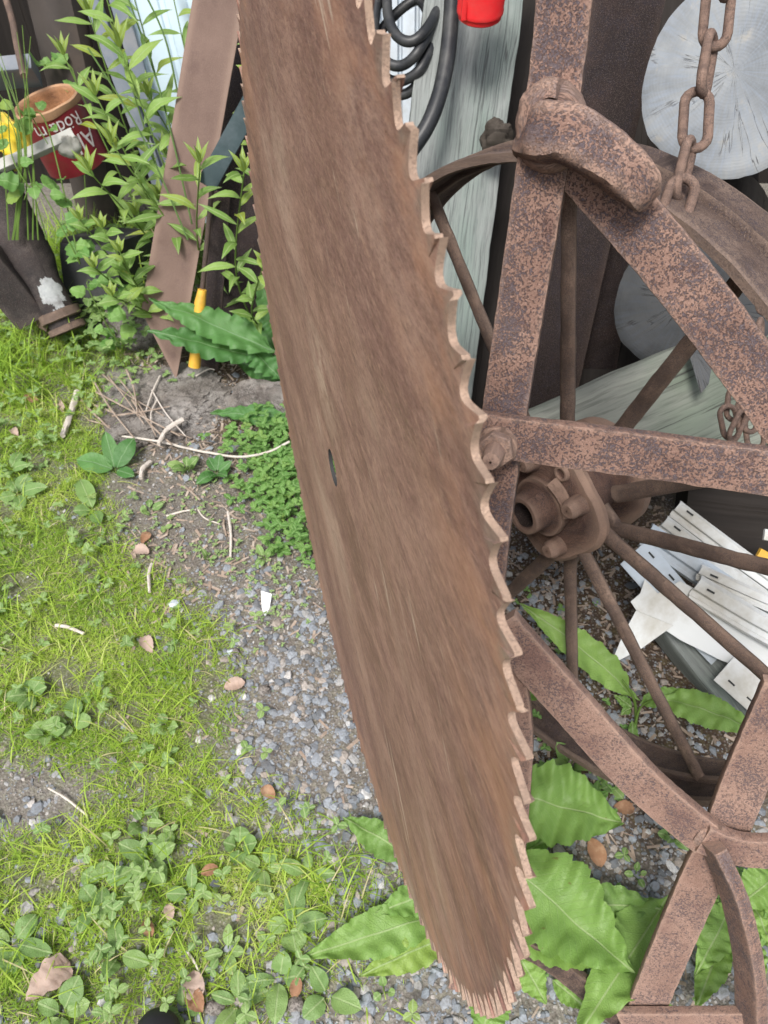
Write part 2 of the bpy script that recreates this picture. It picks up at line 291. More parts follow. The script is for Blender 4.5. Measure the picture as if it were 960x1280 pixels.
# ------------------------------------------------------------------ mesh tools
class MB:
    def __init__(s): s.v=[]; s.t=[]; s.f=[]; s.m=[]
    def add(s,vs,ts,fs,mi=0):
        o=len(s.v); s.v+=vs; s.t+=ts; s.f+=[tuple(i+o for i in f) for f in fs]; s.m+=[mi]*len(fs) if isinstance(mi,int) else list(mi)
    def sweep(s,path,prof,nrm,jit=0.,js=60.,closed=False,scale=None,mi=0,caps=True,res=None,seed=0.):
        """prof: list of (a,b): a along side direction, b along normal; nrm may be a vector or list of vectors"""
        pts=[V(p) for p in path]
        scl=list(scale) if scale else [1.]*len(pts)
        if res:
            P=[];S=[]
            K=len(pts) if closed else len(pts)-1
            for i in range(K):
                a,b=pts[i],pts[(i+1)%len(pts)]; k=max(1,int((b-a).length/res))
                for j in range(k): P.append(a.lerp(b,j/k)); S.append(scl[i]*(1-j/k)+scl[(i+1)%len(pts)]*j/k)
            if not closed: P.append(pts[-1]); S.append(scl[-1])
            pts,scl=P,S
        n=len(pts); k=len(prof); vs=[];ts=[]; s_=0.
        for i,p in enumerate(pts):
            if closed: tg=pts[(i+1)%n]-pts[i-1]
            else: tg=pts[min(i+1,n-1)]-pts[max(i-1,0)]
            tg.normalize(); nn=nrm(p,tg) if callable(nrm) else V(nrm)
            side=tg.cross(nn); 
            if side.length<1e-6: side=tg.orthogonal()
            side.normalize(); up=side.cross(tg).normalized()
            if i: s_+=(p-pts[i-1]).length
            q=scl[i]
            for a,b in prof:
                o=side*(a*q)+up*(b*q)
                w_=p+o
                if jit:
                    dv=noise.noise_vector(w_*js+V((seed,0,0)))*jit+noise.noise_vector(w_*js*3.1)*jit*.45
                    w_=w_+dv
                vs.append(w_); ts.append((s_+seed,a*q,b*q))
        fs=[]
        for i in range(n if closed else n-1):
            for j in range(k):
                a=i*k+j; b=i*k+(j+1)%k; c=((i+1)%n)*k+(j+1)%k; d=((i+1)%n)*k+j
                fs.append((a,b,c,d))
        if not closed and caps: fs+= [tuple(reversed(range(k))),tuple(range((n-1)*k,n*k))]
        s.add(vs,ts,fs,mi); return s
    def lathe(s,org,ax,prof,seg=48,mi=0,jit=0.,js=40.,wob=None,arc=None):
        ax=V(ax).normalized(); e1=ax.orthogonal().normalized()
        if abs(ax.z)<.9: e1=(V((0,0,1))-ax*ax.z).normalized()
        e2=ax.cross(e1); org=V(org); vs=[];ts=[];fs=[]; n=len(prof); s_=0
        for i in range(seg):
            th=2*math.pi*i/seg; d=e1*math.cos(th)+e2*math.sin(th); s_=0
            for j,(h,r) in enumerate(prof):
                if j: s_+=math.hypot(h-prof[j-1][0],r-prof[j-1][1])
                rr=r*(wob(th,h) if wob else 1.)
                p=org+ax*h+d*rr
                if jit: p=p+noise.noise_vector(p*js)*jit
                vs.append(p); ts.append((th*max(r,.01),s_,h))
        for i in range(seg):
            for j in range(n-1):
                a=i*n+j; b=((i+1)%seg)*n+j; fs.append((a,b,b+1,a+1))
        if isinstance(mi,(list,tuple)): s.add(vs,ts,fs,[mi[j] for i in range(seg) for j in range(n-1)])
        else: s.add(vs,ts,fs,mi)
        return s
    def poly(s,pts,nrm,th,mi=0):
        n=V(nrm).normalized(); k=len(pts); a=[V(p) for p in pts]; b=[p-n*th for p in a]
        o=a[0]; e1=(a[1]-a[0]).normalized(); e2=n.cross(e1)
        ts=[((p-o).dot(e1),(p-o).dot(e2),(p-o).dot(n)) for p in a+b]
        fs=[tuple(range(k)),tuple(reversed(range(k,2*k)))]+[(i,i+k,(i+1)%k+k,(i+1)%k) for i in range(k)]
        s.add(a+b,ts,fs,mi); return s
    def build(s,name,mats,parent=None,origin=None,smooth=True,bevel=0.,label=None,angle=40):
        me=bpy.data.meshes.new(name)
        org=V(origin) if origin is not None else (parent_world(parent) if parent else (sum(s.v,V())/max(1,len(s.v))))
        me.from_pydata([tuple(V(v)-org) for v in s.v],[],s.f)
        for m in (mats if isinstance(mats,(list,tuple)) else [mats]): me.materials.append(MT[m] if isinstance(m,str) else m)
        me.polygons.foreach_set('material_index',s.m)
        at=me.attributes.new('tc','FLOAT_VECTOR','POINT'); at.data.foreach_set('vector',np.array([tuple(t) for t in s.t],dtype=np.float32).ravel())
        import bmesh
        bm=bmesh.new(); bm.from_mesh(me); bmesh.ops.recalc_face_normals(bm,faces=bm.faces) if len(s.f)<60000 else None
        bm.to_mesh(me); bm.free()
        if smooth:
            me.polygons.foreach_set('use_smooth',[True]*len(me.polygons)); me.set_sharp_from_angle(angle=R_(angle))
        o=bpy.data.objects.new(name,me); COL.objects.link(o)
        if parent: o.parent=parent; o.location=org-parent_world(parent)
        else: o.location=org
        if bevel:
            b=o.modifiers.new('b','BEVEL'); b.width=bevel; b.segments=2; b.limit_method='ANGLE'
        if label: o['label']=label
        return o
def parent_world(p):
    l=V(p.location)
    while p.parent: p=p.parent; l=l+V(p.location)
    return l
def tag(o,label,cat,group=None,kind=None):
    if label: o['label']=label
    if cat: o['category']=cat
    if group: o['group']=group
    if kind: o['kind']=kind
    return o
def thing(name,label,cat,loc,group=None):
    o=bpy.data.objects.new(name,None); o.empty_display_size=.05; COL.objects.link(o); o.location=loc; return tag(o,label,cat,group)
def rect(w,t,r=.12,k=3):
    """rounded rectangle profile, w across, t thick"""
    rr=min(w,t)*r; P=[]
    for cx,cy,a0 in ((w/2-rr,t/2-rr,0),(-w/2+rr,t/2-rr,90),(-w/2+rr,-t/2+rr,180),(w/2-rr,-t/2+rr,270)):
        for i in range(k): a=R_(a0+90*i/(k-1)); P.append((cx+rr*math.cos(a),cy+rr*math.sin(a)))
    return P
def rectd(w,t,r=.12,nx=6):
    P=rect(w,t,r); Q=[]
    for i,p in enumerate(P):
        q=P[(i+1)%len(P)]; d=math.dist(p,q); k=max(1,int(d/(max(w,t)/nx)))
        for j in range(k): Q.append((p[0]+(q[0]-p[0])*j/k,p[1]+(q[1]-p[1])*j/k))
    return Q
def circ(r,k=12,r2=None): return [(r*math.cos(2*math.pi*i/k),(r2 or r)*math.sin(2*math.pi*i/k)) for i in range(k)]
def curve(pts,n=12):
    P=[V(p) for p in pts]; out=[]
    for i in range(len(P)-1):
        a=P[max(i-1,0)];b=P[i];c=P[i+1];d=P[min(i+2,len(P)-1)]
        for j in range(n):
            t=j/n; out.append(.5*((2*b)+(c-a)*t+(2*a-5*b+4*c-d)*t*t+(3*b-a-3*c+d)*t**3))
    out.append(P[-1]); return out
TOCAM=lambda p: (CAM-V(p)).normalized()
# ------------------------------------------------------------------ ground
GR=[(-180,650,110,160,.9),(-200,900,120,140,.9),(-180,1150,130,140,.8),(-100,1400,200,110,.7),(250,1430,220,90,.5),(30,700,150,170,1.),(90,560,120,60,.6),(20,480,90,60,.9),(190,790,160,90,1.1),(60,870,130,90,1.1),(230,880,120,70,.9),(300,980,150,60,.75),(150,1060,160,70,.9),(60,1130,120,80,.8),(240,1130,140,80,.8),(350,1080,110,70,.6),(400,1130,70,60,.4),(40,1230,120,70,.7),(200,1230,130,60,.5),(330,1210,80,70,.35),(60,420,110,70,.9),(140,330,70,60,.6)]
BARE=[(50,1000,75,50,1.),(230,650,70,90,.8),(160,620,40,40,.3),(250,520,100,60,1.),(380,900,110,120,1.3),(320,720,70,80,.9),(100,1215,60,40,.5),(280,1170,50,35,.35)]
PEB=[(550,1450,300,120,.9),(-150,1300,150,150,.3),(400,900,80,110,1.5),(350,800,70,70,.9),(430,990,80,70,1.2),(340,930,60,60,.8),(290,760,60,60,.5),(500,1180,100,120,1.),(450,1270,150,60,1.),(800,1130,120,120,1.2),(880,1230,140,70,1.),(940,1050,80,120,.9),(660,1250,150,60,1.),(700,1100,150,150,.9),(760,1000,120,80,.6),(240,530,60,50,.2),(60,1180,90,80,.35),(30,1000,80,60,.3),(250,1100,120,80,.25),(680,740,80,60,.6),(720,860,110,80,.6),(300,1240,120,50,.4)]
HUM=[(780,880,230,160,1.2),(700,760,150,130,1.),(260,500,140,70,.7),(300,420,120,90,.9),(850,1000,120,80,.5),(180,900,60,40,.4),(60,740,60,40,.3),(600,620,300,200,.7),(150,700,80,60,.3)]
def dens(L,px,py):
    d=np.zeros_like(px)
    for x,y,a,b,wt in L: d+=wt*np.exp(-(((px-x)/a)**2+((py-y)/b)**2))
    return d
def uz(x,y):
    return .010*noise.noise(V((x*4,y*4,0)))+.004*noise.noise(V((x*15,y*15,3)))
def ground():
    n=220; s=np.linspace(-1,1,n); k=5.2
    gx=np.sinh(s*k)/np.sinh(k)*90; gy=np.sinh(s*k)/np.sinh(k)*90+.9
    X,Y=np.meshgrid(gx,gy); Z=np.array([[uz(a,b) if abs(a)<6 and abs(b)<6 else 0 for a in gx] for b in gy])
    Vt=np.stack([X,Y,Z],-1).reshape(-1,3)
    fs=[(j*n+i,j*n+i+1,(j+1)*n+i+1,(j+1)*n+i) for j in range(n-1) for i in range(n-1)]
    me=bpy.data.meshes.new('ground'); me.from_pydata(Vt.tolist(),[],fs)
    P=Vt.copy(); front=P[:,1]*CP+(H-P[:,2])*SP>.2
    px,py,d=px_of(P); px=np.where(front,px,480); py=np.where(front,py,1500)
    z=np.zeros((len(P),3),np.float32); z[:,0]=np.clip(dens(GR,px,py)-dens(BARE,px,py),0,1)*.8; z[:,1]=np.clip(dens(HUM,px,py),0,1)
    far=(~front)|(np.abs(P[:,0])>1.5); z[far,0]=.6; z[far,1]=.3
    me.attributes.new('zone','FLOAT_VECTOR','POINT').data.foreach_set('vector',z.ravel())
    me.materials.append(MT['soil']); me.polygons.foreach_set('use_smooth',[True]*len(me.polygons))
    o=bpy.data.objects.new('ground',me); COL.objects.link(o); tag(o,'soil, grit and moss ground of the yard',None,kind='structure'); return o
ground()
def sample(n,L,neg=None,gain=1.,reg=(-380,330,1020,1600)):
    out=[]
    while len(out)<n:
        m=20000; x=rng.uniform(-1.4,1.0,m); y=rng.uniform(-.12,2.3,m)
        P=np.stack([x,y,np.zeros(m)],-1); px,py,d=px_of(P)
        dd=dens(L,px,py)*gain-(dens(neg,px,py) if neg else 0)
        ok=(rng.uniform(0,1,m)<dd)&(px>reg[0])&(px<reg[2])&(py>reg[1])&(py<reg[3])
        out+=list(zip(x[ok],y[ok]))
        if len(out)==0: break
    return out[:n]
def raw(name,verts,faces,tcs,mat,label,cat,kind='stuff',smooth=False):
    me=bpy.data.meshes.new(name); me.vertices.add(len(verts)); me.vertices.foreach_set('co',verts.astype(np.float32).ravel())
    k=faces.shape[1]; nf=len(faces); me.loops.add(nf*k); me.loops.foreach_set('vertex_index',faces.astype(np.int32).ravel())
    me.polygons.add(nf); me.polygons.foreach_set('loop_start',(np.arange(nf)*k).astype(np.int32)); me.update(calc_edges=True)
    me.attributes.new('tc','FLOAT_VECTOR','POINT').data.foreach_set('vector',tcs.astype(np.float32).ravel())
    me.materials.append(MT[mat]); me.validate()
    me.polygons.foreach_set('use_smooth',[bool(smooth)]*len(me.polygons))
    o=bpy.data.objects.new(name,me); COL.objects.link(o); return tag(o,label,cat,kind=kind)
def grass(n,L,neg,hmin,hmax,wd,name,label,splay=.9,clump=.35,cols=(0,1),seedlean=0.,reg=(-380,330,1020,1600)):
    pts=np.array(sample(n,L,neg,reg=reg)); n=len(pts)
    # patchiness
    keep=[]; 
    for i,(x,y) in enumerate(pts):
        if noise.noise(V((x*14,y*14,5)))*1.3+noise.noise(V((x*45,y*45,1)))*.8>-.26+rng.uniform(-.3,.3): keep.append(i)
    pts=pts[keep]; n=len(pts)
    ck=np.round(pts/clump*10)*clump/10
    az=rng.uniform(0,2*np.pi,n); L_=rng.uniform(hmin,hmax,n); lean=rng.uniform(.15,1.,n)*splay; bend=rng.uniform(.2,1.1,n)
    S=5; verts=np.zeros((n,S,2,3)); tcs=np.zeros((n,S,2,3))
    dx=np.cos(az);dy=np.sin(az); pos=np.stack([pts[:,0],pts[:,1],np.array([uz(a,b) for a,b in pts])-.002],-1)
    ang=lean.copy(); cur=pos.copy()
    patch=np.array([noise.noise(V((x*7,y*7,9))) for x,y in pts])
    rc=np.clip(rng.normal(.45,.2,n)+patch*.45,0,.86); dry=rng.uniform(0,1,n)<.07; rc[dry]=.97
    rc=cols[0]+rc*(cols[1]-cols[0])
    for k in range(S):
        w_=wd*np.array([1,1,.85,.6,.12])[k]*rng.uniform(.8,1.2,n)
        sx=-dy;sy=dx
        verts[:,k,0]=cur+np.stack([sx*w_/2,sy*w_/2,0*w_],-1); verts[:,k,1]=cur-np.stack([sx*w_/2,sy*w_/2,0*w_],-1)
        tcs[:,k,:,0]=k*.01; tcs[:,k,:,2]=rc[:,None]
        st=L_/(S-1); cur=cur+np.stack([dx*np.sin(ang)*st,dy*np.sin(ang)*st,np.cos(ang)*st],-1); ang=np.minimum(ang+bend*.45,2.)
    verts[...,2]=np.maximum(verts[...,2],pos[:,None,None,2]+.001)
    base=np.arange(n)*S*2; F=[]
    for k in range(S-1):
        a=base+2*k; F.append(np.stack([a,a+1,a+3,a+2],-1))
    raw(name,verts.reshape(-1,3),np.concatenate(F),tcs.reshape(-1,3),'grass',label,'grass',smooth=True)
grass(178000,GR,BARE,.006,.027,.00105,'grass','fine yellow-green grass and moss covering the left of the yard',1.1)
grass(3200,GR,BARE,.04,.09,.0022,'long_grass','longer pale grass blades lying over the fine grass',1.5,reg=(-60,430,560,1340))
grass(1500,[(120,330,60,60,1.),(20,470,60,40,.6),(170,290,50,40,.7)],None,.08,.2,.004,'tall_grass','dark tall grass by the iron pipe',.7,cols=(0,.6),reg=(-60,250,320,520))
def pebbles(n,L,smin,smax,name,label):
    pts=np.array(sample(n,L)); n=len(pts)
    ph=(1+5**.5)/2; I=np.array([(-1,ph,0),(1,ph,0),(-1,-ph,0),(1,-ph,0),(0,-1,ph),(0,1,ph),(0,-1,-ph),(0,1,-ph),(ph,0,-1),(ph,0,1),(-ph,0,-1),(-ph,0,1)])/math.hypot(1,ph)
    Fi=np.array([(0,11,5),(0,5,1),(0,1,7),(0,7,10),(0,10,11),(1,5,9),(5,11,4),(11,10,2),(10,7,6),(7,1,8),(3,9,4),(3,4,2),(3,2,6),(3,6,8),(3,8,9),(4,9,5),(2,4,11),(6,2,10),(8,6,7),(9,8,1)])
    s=smin*(smax/smin)**(rng.uniform(0,1,n)**2.8)
    v=I[None]*rng.uniform(.6,1.2,(n,12,1)); pw=rng.choice([.45,.8,1.],n)[:,None,None]; v=np.sign(v)*np.abs(v)**pw*(.8+.2*pw); v=v*rng.uniform(.55,1.3,(n,1,3))*np.array([1,1,.55])
    a=rng.uniform(0,2*np.pi,n); ca,sa=np.cos(a),np.sin(a)
    x=v[...,0]*ca[:,None]-v[...,1]*sa[:,None]; y=v[...,0]*sa[:,None]+v[...,1]*ca[:,None]
    tl=rng.uniform(-.5,.5,n)[:,None]; z=v[...,2]+x*tl
    v=np.stack([x,y,z],-1)*s[:,None,None]
    v[...,0]+=pts[:,0,None]; v[...,1]+=pts[:,1,None]; v[...,2]+=(np.array([uz(a,b) for a,b in pts])+s*.10)[:,None]
    t=np.zeros((n,12,3)); t[...,2]=rng.uniform(0,1,n)[:,None]
    F=(Fi[None]+(np.arange(n)*12)[:,None,None]).reshape(-1,3)
    raw(name,v.reshape(-1,3),F,t.reshape(-1,3),'pebble',label,'gravel')
pebbles(15500,PEB,.002,.012,'gravel','blue-grey crushed stone gravel along the foot of the saw')
pebbles(12000,[(400,800,600,500,.5),(250,640,150,120,1.),(50,1000,80,60,1.)],.0012,.006,'grit','scattered grit in the bare soil')
# humus crumbs: small bark bits
def crumbs(n,L):
    pts=np.array(sample(n,L,reg=(150,440,1020,1300))); n=len(pts)
    l=rng.uniform(.003,.014,n); w_=rng.uniform(.001,.003,n); a=rng.uniform(0,np.pi,n); t=rng.uniform(-.4,.4,n)
    d=np.stack([np.cos(a),np.sin(a),t],-1); s_=np.stack([-np.sin(a),np.cos(a),rng.uniform(-.3,.3,n)],-1)
    c=np.stack([pts[:,0],pts[:,1],np.array([uz(x,y) for x,y in pts])+.003],-1)
    v=np.stack([c-d*l[:,None]-s_*w_[:,None],c+d*l[:,None]-s_*w_[:,None],c+d*l[:,None]+s_*w_[:,None],c-d*l[:,None]+s_*w_[:,None]],1)
    tt=np.zeros_like(v); tt[...,:]=(v-c[:,None])+rng.uniform(0,9,(n,1,3))
    raw('bark_litter',v.reshape(-1,3),(np.arange(n)*4)[:,None]+np.arange(4)[None],tt.reshape(-1,3),'twig','brown bark crumbs and straw litter on the soil','litter')
crumbs(3500,HUM+[(250,640,160,120,.6),(850,1150,150,100,.6)])
# ------------------------------------------------------------------ wall behind
def plank(name,p0,p1,w_,t,mat,label,cat,nrm=None,jit=.0012,js=25,res=.02,r=.1,group=None,scale=None,mid=None,parent=None,nx=8):
    m=MB(); pts=[V(p0)]+([V(q) for q in mid] if mid else [])+[V(p1)]
    n0=V(nrm) if nrm is not None else TOCAM((V(p0)+V(p1))/2)
    m.sweep(pts,rectd(w_,t,r,nx),n0,jit,js,res=res,scale=scale,seed=random.uniform(0,50))
    o=m.build(name,mat,parent,origin=None if parent else (V(p0) if V(p0).z<V(p1).z else V(p1)))
    if label: tag(o,label,cat,group)
    return o
wl=thing('shed_wall','dark brown plank wall of the shed behind everything','wall',(0,2.75,0))
for i in range(16):
    x=-2.4+i*.32; plank('wall_plank',(x,2.76+random.uniform(-.004,.004),-.02),(x,2.76,2.3),.312,.025,'shade_wood',None,None,nrm=(0,-1,0),res=.08,parent=wl,jit=.002)
# ------------------------------------------------------------------ circular saw
SC=V((-.0568,.6419,.6636)); SYAW=-1.3047; SR=.55
E1=V((math.cos(SYAW),math.sin(SYAW),0)); E2=V((0,0,1)); SN=V((-math.sin(SYAW),math.cos(SYAW),0))   # SN points away from the lens side
if (CAM-SC).dot(SN)>0: SN=-SN
def saw():
    NT=120; D=.0175; TH=.0042; out=[]; info=[]
    for k in range(NT):
        a0=R_(1.0+3*k); st=R_(3); jt=random.uniform(-.0012,.0006); a0+=R_(random.uniform(-.12,.12))
        # one tooth: tip with a short land, straight flanks, rounded gullet
        for u,rr in ((0.,0.),(.07,-.0002),(.20,-.42),(.33,-.80),(.42,-.96),(.52,-1.),(.62,-.95),(.74,-.72),(.87,-.36),(.97,-.02)):
            a=a0+st*u; r=SR+jt*(1-abs(u-.5)*2<.4)+rr*D
            out.append((a,r)); info.append((k,u))
    n=len(out); m=MB(); vs=[];ts=[];fs=[];mi=[]
    radii=[.5303,.5285,.515,.50,.46,.40,.33,.25,.17,.10,.05,.022]
    def P(a,r,side,off=0.):
        # slight dish/warp of an old blade
        wv=.0012*math.sin(a*2+.6)*(r/SR)**2
        return SC+E1*(math.cos(a)*r)+E2*(math.sin(a)*r)+SN*(side*TH/2+wv+off)
    rings=[]
    for side in (-1,1):
        L=[]
        row=[]
        for (a,r),(k,u) in zip(out,info):
            h=max(0.,(r-(SR-D))/D); st=(1 if k%2 else -1)*.0012*h
            row.append(len(vs)); vs.append(P(a,r,side,st)); ts.append((math.cos(a)*r,math.sin(a)*r,side*.002))
        L.append(row)
        for q in radii:
            row=[]
            for (a,r) in out:
                row.append(len(vs)); vs.append(P(a,q,side)); ts.append((math.cos(a)*q,math.sin(a)*q,side*.002))
            L.append(row)
        rings.append(L)
    for si,L in enumerate(rings):
        for j in range(len(L)-1):
            for i in range(n):
                i2=(i+1)%n; f=(L[j][i],L[j][i2],L[j+1][i2],L[j+1][i]); fs.append(f if si else f[::-1]); mi.append(0)
    for e in (0,-1):
        for i in range(n):
            i2=(i+1)%n; f=(rings[0][e][i],rings[0][e][i2],rings[1][e][i2],rings[1][e][i]); fs.append(f); mi.append(1 if e==0 else 2)  # bore wall takes the near-black colour, painting in the hole's darkness
    m.add(vs,ts,fs,mi)
    o=m.build('circular_saw_blade',['blade','tooth_edge','slot'],origin=(SC.x,SC.y,SC.z-SR),angle=35)
    tag(o,'large rusty toothed circular saw blade standing upright on edge in the foreground','saw blade')
saw()
# ------------------------------------------------------------------ harrow frame
HN=V((.3,1,-.39)).normalized(); 
_x,_z=.2,0.; HP=V((.2,.214,0))
if HN.dot(CAM-HP)<0: HN=-HN
def hp(px,py,off=0.): return PL(px,py,HP,HN,off)
hw=thing('harrow_frame','rusty flat-bar harrow frame leaning beside the saw blade','harrow',hp(860,1268))
def hbar(pts,w_,t=.012,off=0.,mat='harrow',jit=.0006,sm=True,offs=None,name='frame_bar',r=.09):
    P=[hp(x,y,(offs[i] if offs else off)) for i,(x,y) in enumerate(pts)]
    if sm and len(P)>2: P=curve(P,10)
    m=MB(); m.sweep(P,rectd(w_,t,r,10),HN,jit,95,res=.004,seed=random.uniform(0,20)); return m.build(name,mat,hw)
hbar([(709,-60),(700,60),(672,250),(632,510),(613,660),(600,800)],.041,.017,0.,name='frame_bar',sm=True)
hbar([(690,160),(850,345),(1010,560)],.047,.014,-.006)
hbar([(598,541),(640,547),(760,562),(880,578),(1010,596)],.041,.014,.017)
hbar([(622,778),(700,865),(800,975),(888,1050)],.047,.014,.0,'harrow_low')
hbar([(985,855),(935,965),(905,1040),(870,1110),(815,1240),(780,1330)],.047,.013,-.016,'harrow_low')
hbar([(878,1045),(930,1062),(1010,1062)],.040,.014,.006,'harrow_low')
hbar([(628,775),(640,850),(648,930),(640,1060)],.034,.012,-.012,'harrow_low')
hbar([(560,1300),(572,1240),(585,1200)],.030,.02,-.01,'harrow_low')
hbar([(640,1175),(690,1202),(750,1250),(790,1285)],.034,.012,-.03,'wheel')
hbar([(775,1272),(960,1272)],.030,.012,.0,'harrow_low',sm=False)
# curved down-turned bar at the joint, seen from its side
def hside():
    P=curve([hp(888,1052,.014),hp(912,1105,.02),(hp(930,1170,.02)),hp(938,1230,.014),hp(938,1300,.0)],12)
    m=MB(); m.sweep(P,rectd(.016,.042,.14,8),(HN+V((.55,0,.1))).normalized(),.0006,95,res=.004); m.build('frame_bar','harrow',hw)
hside()
def hpeg():
    P=curve([hp(672,172,-.006),hp(684,166,.020),hp(712,168,.029),hp(746,188,.031),hp(776,210,.030),hp(796,231,.026),hp(806,249,.017)],8)
    sc_=[1.1,1.12,1.1,1.02,.98,.88,.62]; S=[]
    for i in range(6):
        for j in range(8): S.append(sc_[i]+(sc_[i+1]-sc_[i])*j/8)
    S.append(.6)
    # refine by resampling: dense rings along the pin
    m=MB(); m.sweep(P,rectd(.037,.030,.24,9),lambda p,t: (HN+V((.25,-.1,.25))).normalized(),.0012,60,scale=S,res=.0025); tooth=m.build('harrow_tooth','harrow',hw)
    # weld collar round the root of the tooth
    c=hp(690,158,.004); m=MB()
    m.lathe(c,HN,[(-.01,.028),(.0,.031),(.008,.031),(.014,.027),(.017,.018)],48,jit=.002,js=90,wob=lambda th,h:1+.10*math.sin(2*th+1)); m.build('weld_collar','harrow',tooth)
    # end of another tooth joint, lower
    c=hp(892,1050,.006); m=MB(); m.lathe(c,HN,[(-.004,.020),(.002,.020),(.006,.014),(.007,.002)],30,jit=.003,js=70); m.build('weld_collar','harrow',hw)
hpeg()
def hbolt():
    c=hp(621,558,.026); m=MB(); hexp=[(.0175*math.cos(R_(60*i+12)),.0175*math.sin(R_(60*i+12))) for i in range(6)]
    m.sweep([c,c+HN*.013],hexp,(0,0,1),.0008,90); nut=m.build('nut','harrow',hw,bevel=.0015)
    m=MB(); d=(HN*.75+V((0,-.1,-.9))*.35).normalized(); c2=c+HN*.008
    m.lathe(c2,HN,[(0,.0095),(.024,.0092),(.029,.0076),(.031,.001)],20,jit=.0009,js=150); m.build('bolt_end','harrow_low',hw)
    m=MB(); m.lathe(c-HN*.004,HN,[(0,.02),(.004,.019),(.005,.01)],24,jit=.0015,js=90); m.build('washer','harrow',hw)
hbolt()
# ------------------------------------------------------------------ spoked wheel
WC=V((.2523,.7871,.4640)); WY=-.9387; WT=.0682
W1=V((math.cos(WY),math.sin(WY),0)); wn=V((-math.sin(WY),math.cos(WY),0)); W2=(V((0,0,1))*math.cos(WT)+wn*math.sin(WT)).normalized(); WN=W1.cross(W2).normalized()
if WN.dot(V((0,1,0)))<0: WN=-WN      # away from the camera
wr=thing('spoked_wheel','rusty iron spoked wheel with a flanged hub behind the harrow frame','wheel',(WC.x,WC.y,0))
m=MB(); R0=.467
prof=[(-.052,R0+.002),(-.052,R0-.008),(-.046,R0-.010),(-.040,R0-.006),(-.012,R0-.006),(-.008,R0-.006),(-.006,R0-.013),(.000,R0-.014),(.004,R0-.006),(.040,R0-.006),(.046,R0-.010),(.052,R0-.008),(.052,R0+.002),(.046,R0+.004),(.004,R0+.000),(.0,R0+.009),(-.004,R0+.000),(-.046,R0+.004),(-.052,R0+.002)]
m.lathe(WC,WN,prof,180,jit=.0016,js=30); m.build('rim','rim',wr,angle=50)
HC=WC-V((0,0,.006))
hubp=[(-.066,.019),(-.070,.022),(-.070,.028),(-.066,.031),(-.040,.032),(-.038,.036),(-.037,.045),(-.028,.046),(-.024,.044),(-.022,.064),(-.020,.092),(-.012,.098),(-.004,.096),(.0,.064),(.006,.052),(.070,.050),(.074,.058),(.078,.080),(.088,.088),(.104,.087),(.110,.074),(.112,.03)]
m=MB(); m.lathe(HC,WN,hubp,64,jit=.0016,js=45,wob=lambda th,h: 1+.07*math.cos(4*th+.8)*(-.025<h<.0)); hub=m.build('hub','hub',wr)
m=MB(); m.lathe(HC,WN,[(-.067,.0192),(-.02,.0185),(.05,.0185)],32,jit=.0006); m.build('bore','darksteel',hub)
e1=W1;e2=W2
for k in range(4):
    th=R_(38+90*k); c=HC+(e1*math.cos(th)+e2*math.sin(th))*.067
    m=MB(); m.lathe(c,WN,[(-.046,.001),(-.046,.010),(-.040,.0135),(-.030,.0145),(-.022,.0165),(-.02,.017)],16,jit=.0015,js=90); m.build('bolt','hub',hub)
for k,(th,rr) in enumerate(((80,.07),(128,.072),(172,.07))):
    th=R_(th); c=HC+(e1*math.cos(th)+e2*math.sin(th))*rr
    m=MB(); m.lathe(c,WN,[(-.0215,.006),(-.026,.008),(-.026,.011),(-.0205,.013)],20); m.build('bolt_ring','hub',hub)
# clamp band across the hub
P=[]
for k in range(9):
    th=R_(20+8*k); P.append(HC+(e1*math.cos(th)+e2*math.sin(th))*(.050)+WN*(-.03))
m=MB(); m.sweep(P,rect(.018,.012,.3),lambda p,t:(p-HC).normalized(),.0012,60); m.build('clamp','hub',hub)
def wpl(px,py,off=0.): return PL(px,py,WC,WN,off)
SPK=[((709,545),(708,260),.03,.0),((768,548),(940,330),.06,.02),((652,520),(556,300),.03,-.01),((775,664),(990,722),.05,.02),((762,672),(985,872),.0,-.02),((738,706),(868,958),-.01,.0),((712,715),(712,860),.04,.01),((686,700),(640,735),.03,-.01),((770,618),(930,592),.04,.015),((640,640),(520,600),.02,0.),((650,600),(470,440),.0,.0)]
for a,b,o1,o2 in SPK:
    A=wpl(a[0],a[1],o1); B=wpl(b[0],b[1],o2)
    ra=(A-WC)-WN*(A-WC).dot(WN); rb=(B-WC)-WN*(B-WC).dot(WN)
    # run on to the rim in the same direction
    d=(rb-ra); aa=d.dot(d); bb=2*ra.dot(d); cc=ra.dot(ra)-(R0-.006)**2; t=(-bb+math.sqrt(bb*bb-4*aa*cc))/(2*aa)
    B=WC+ra+d*t+WN*o2
    t0=-.25 if ra.length>.08 else 0.; A2=WC+ra+d*t0*0+WN*o1
    if ra.length>.075: A2=WC+ra.normalized()*.05+WN*o1
    m=MB(); m.sweep([A2,A2.lerp(A,.9) if A2!=A else A.lerp(B,.1),A.lerp(B,.5),B],circ(.0115,12,.0075),WN,.0009,60,res=.012,scale=[1.25,1.1,.98,.9]); m.build('spoke','wheel',wr)
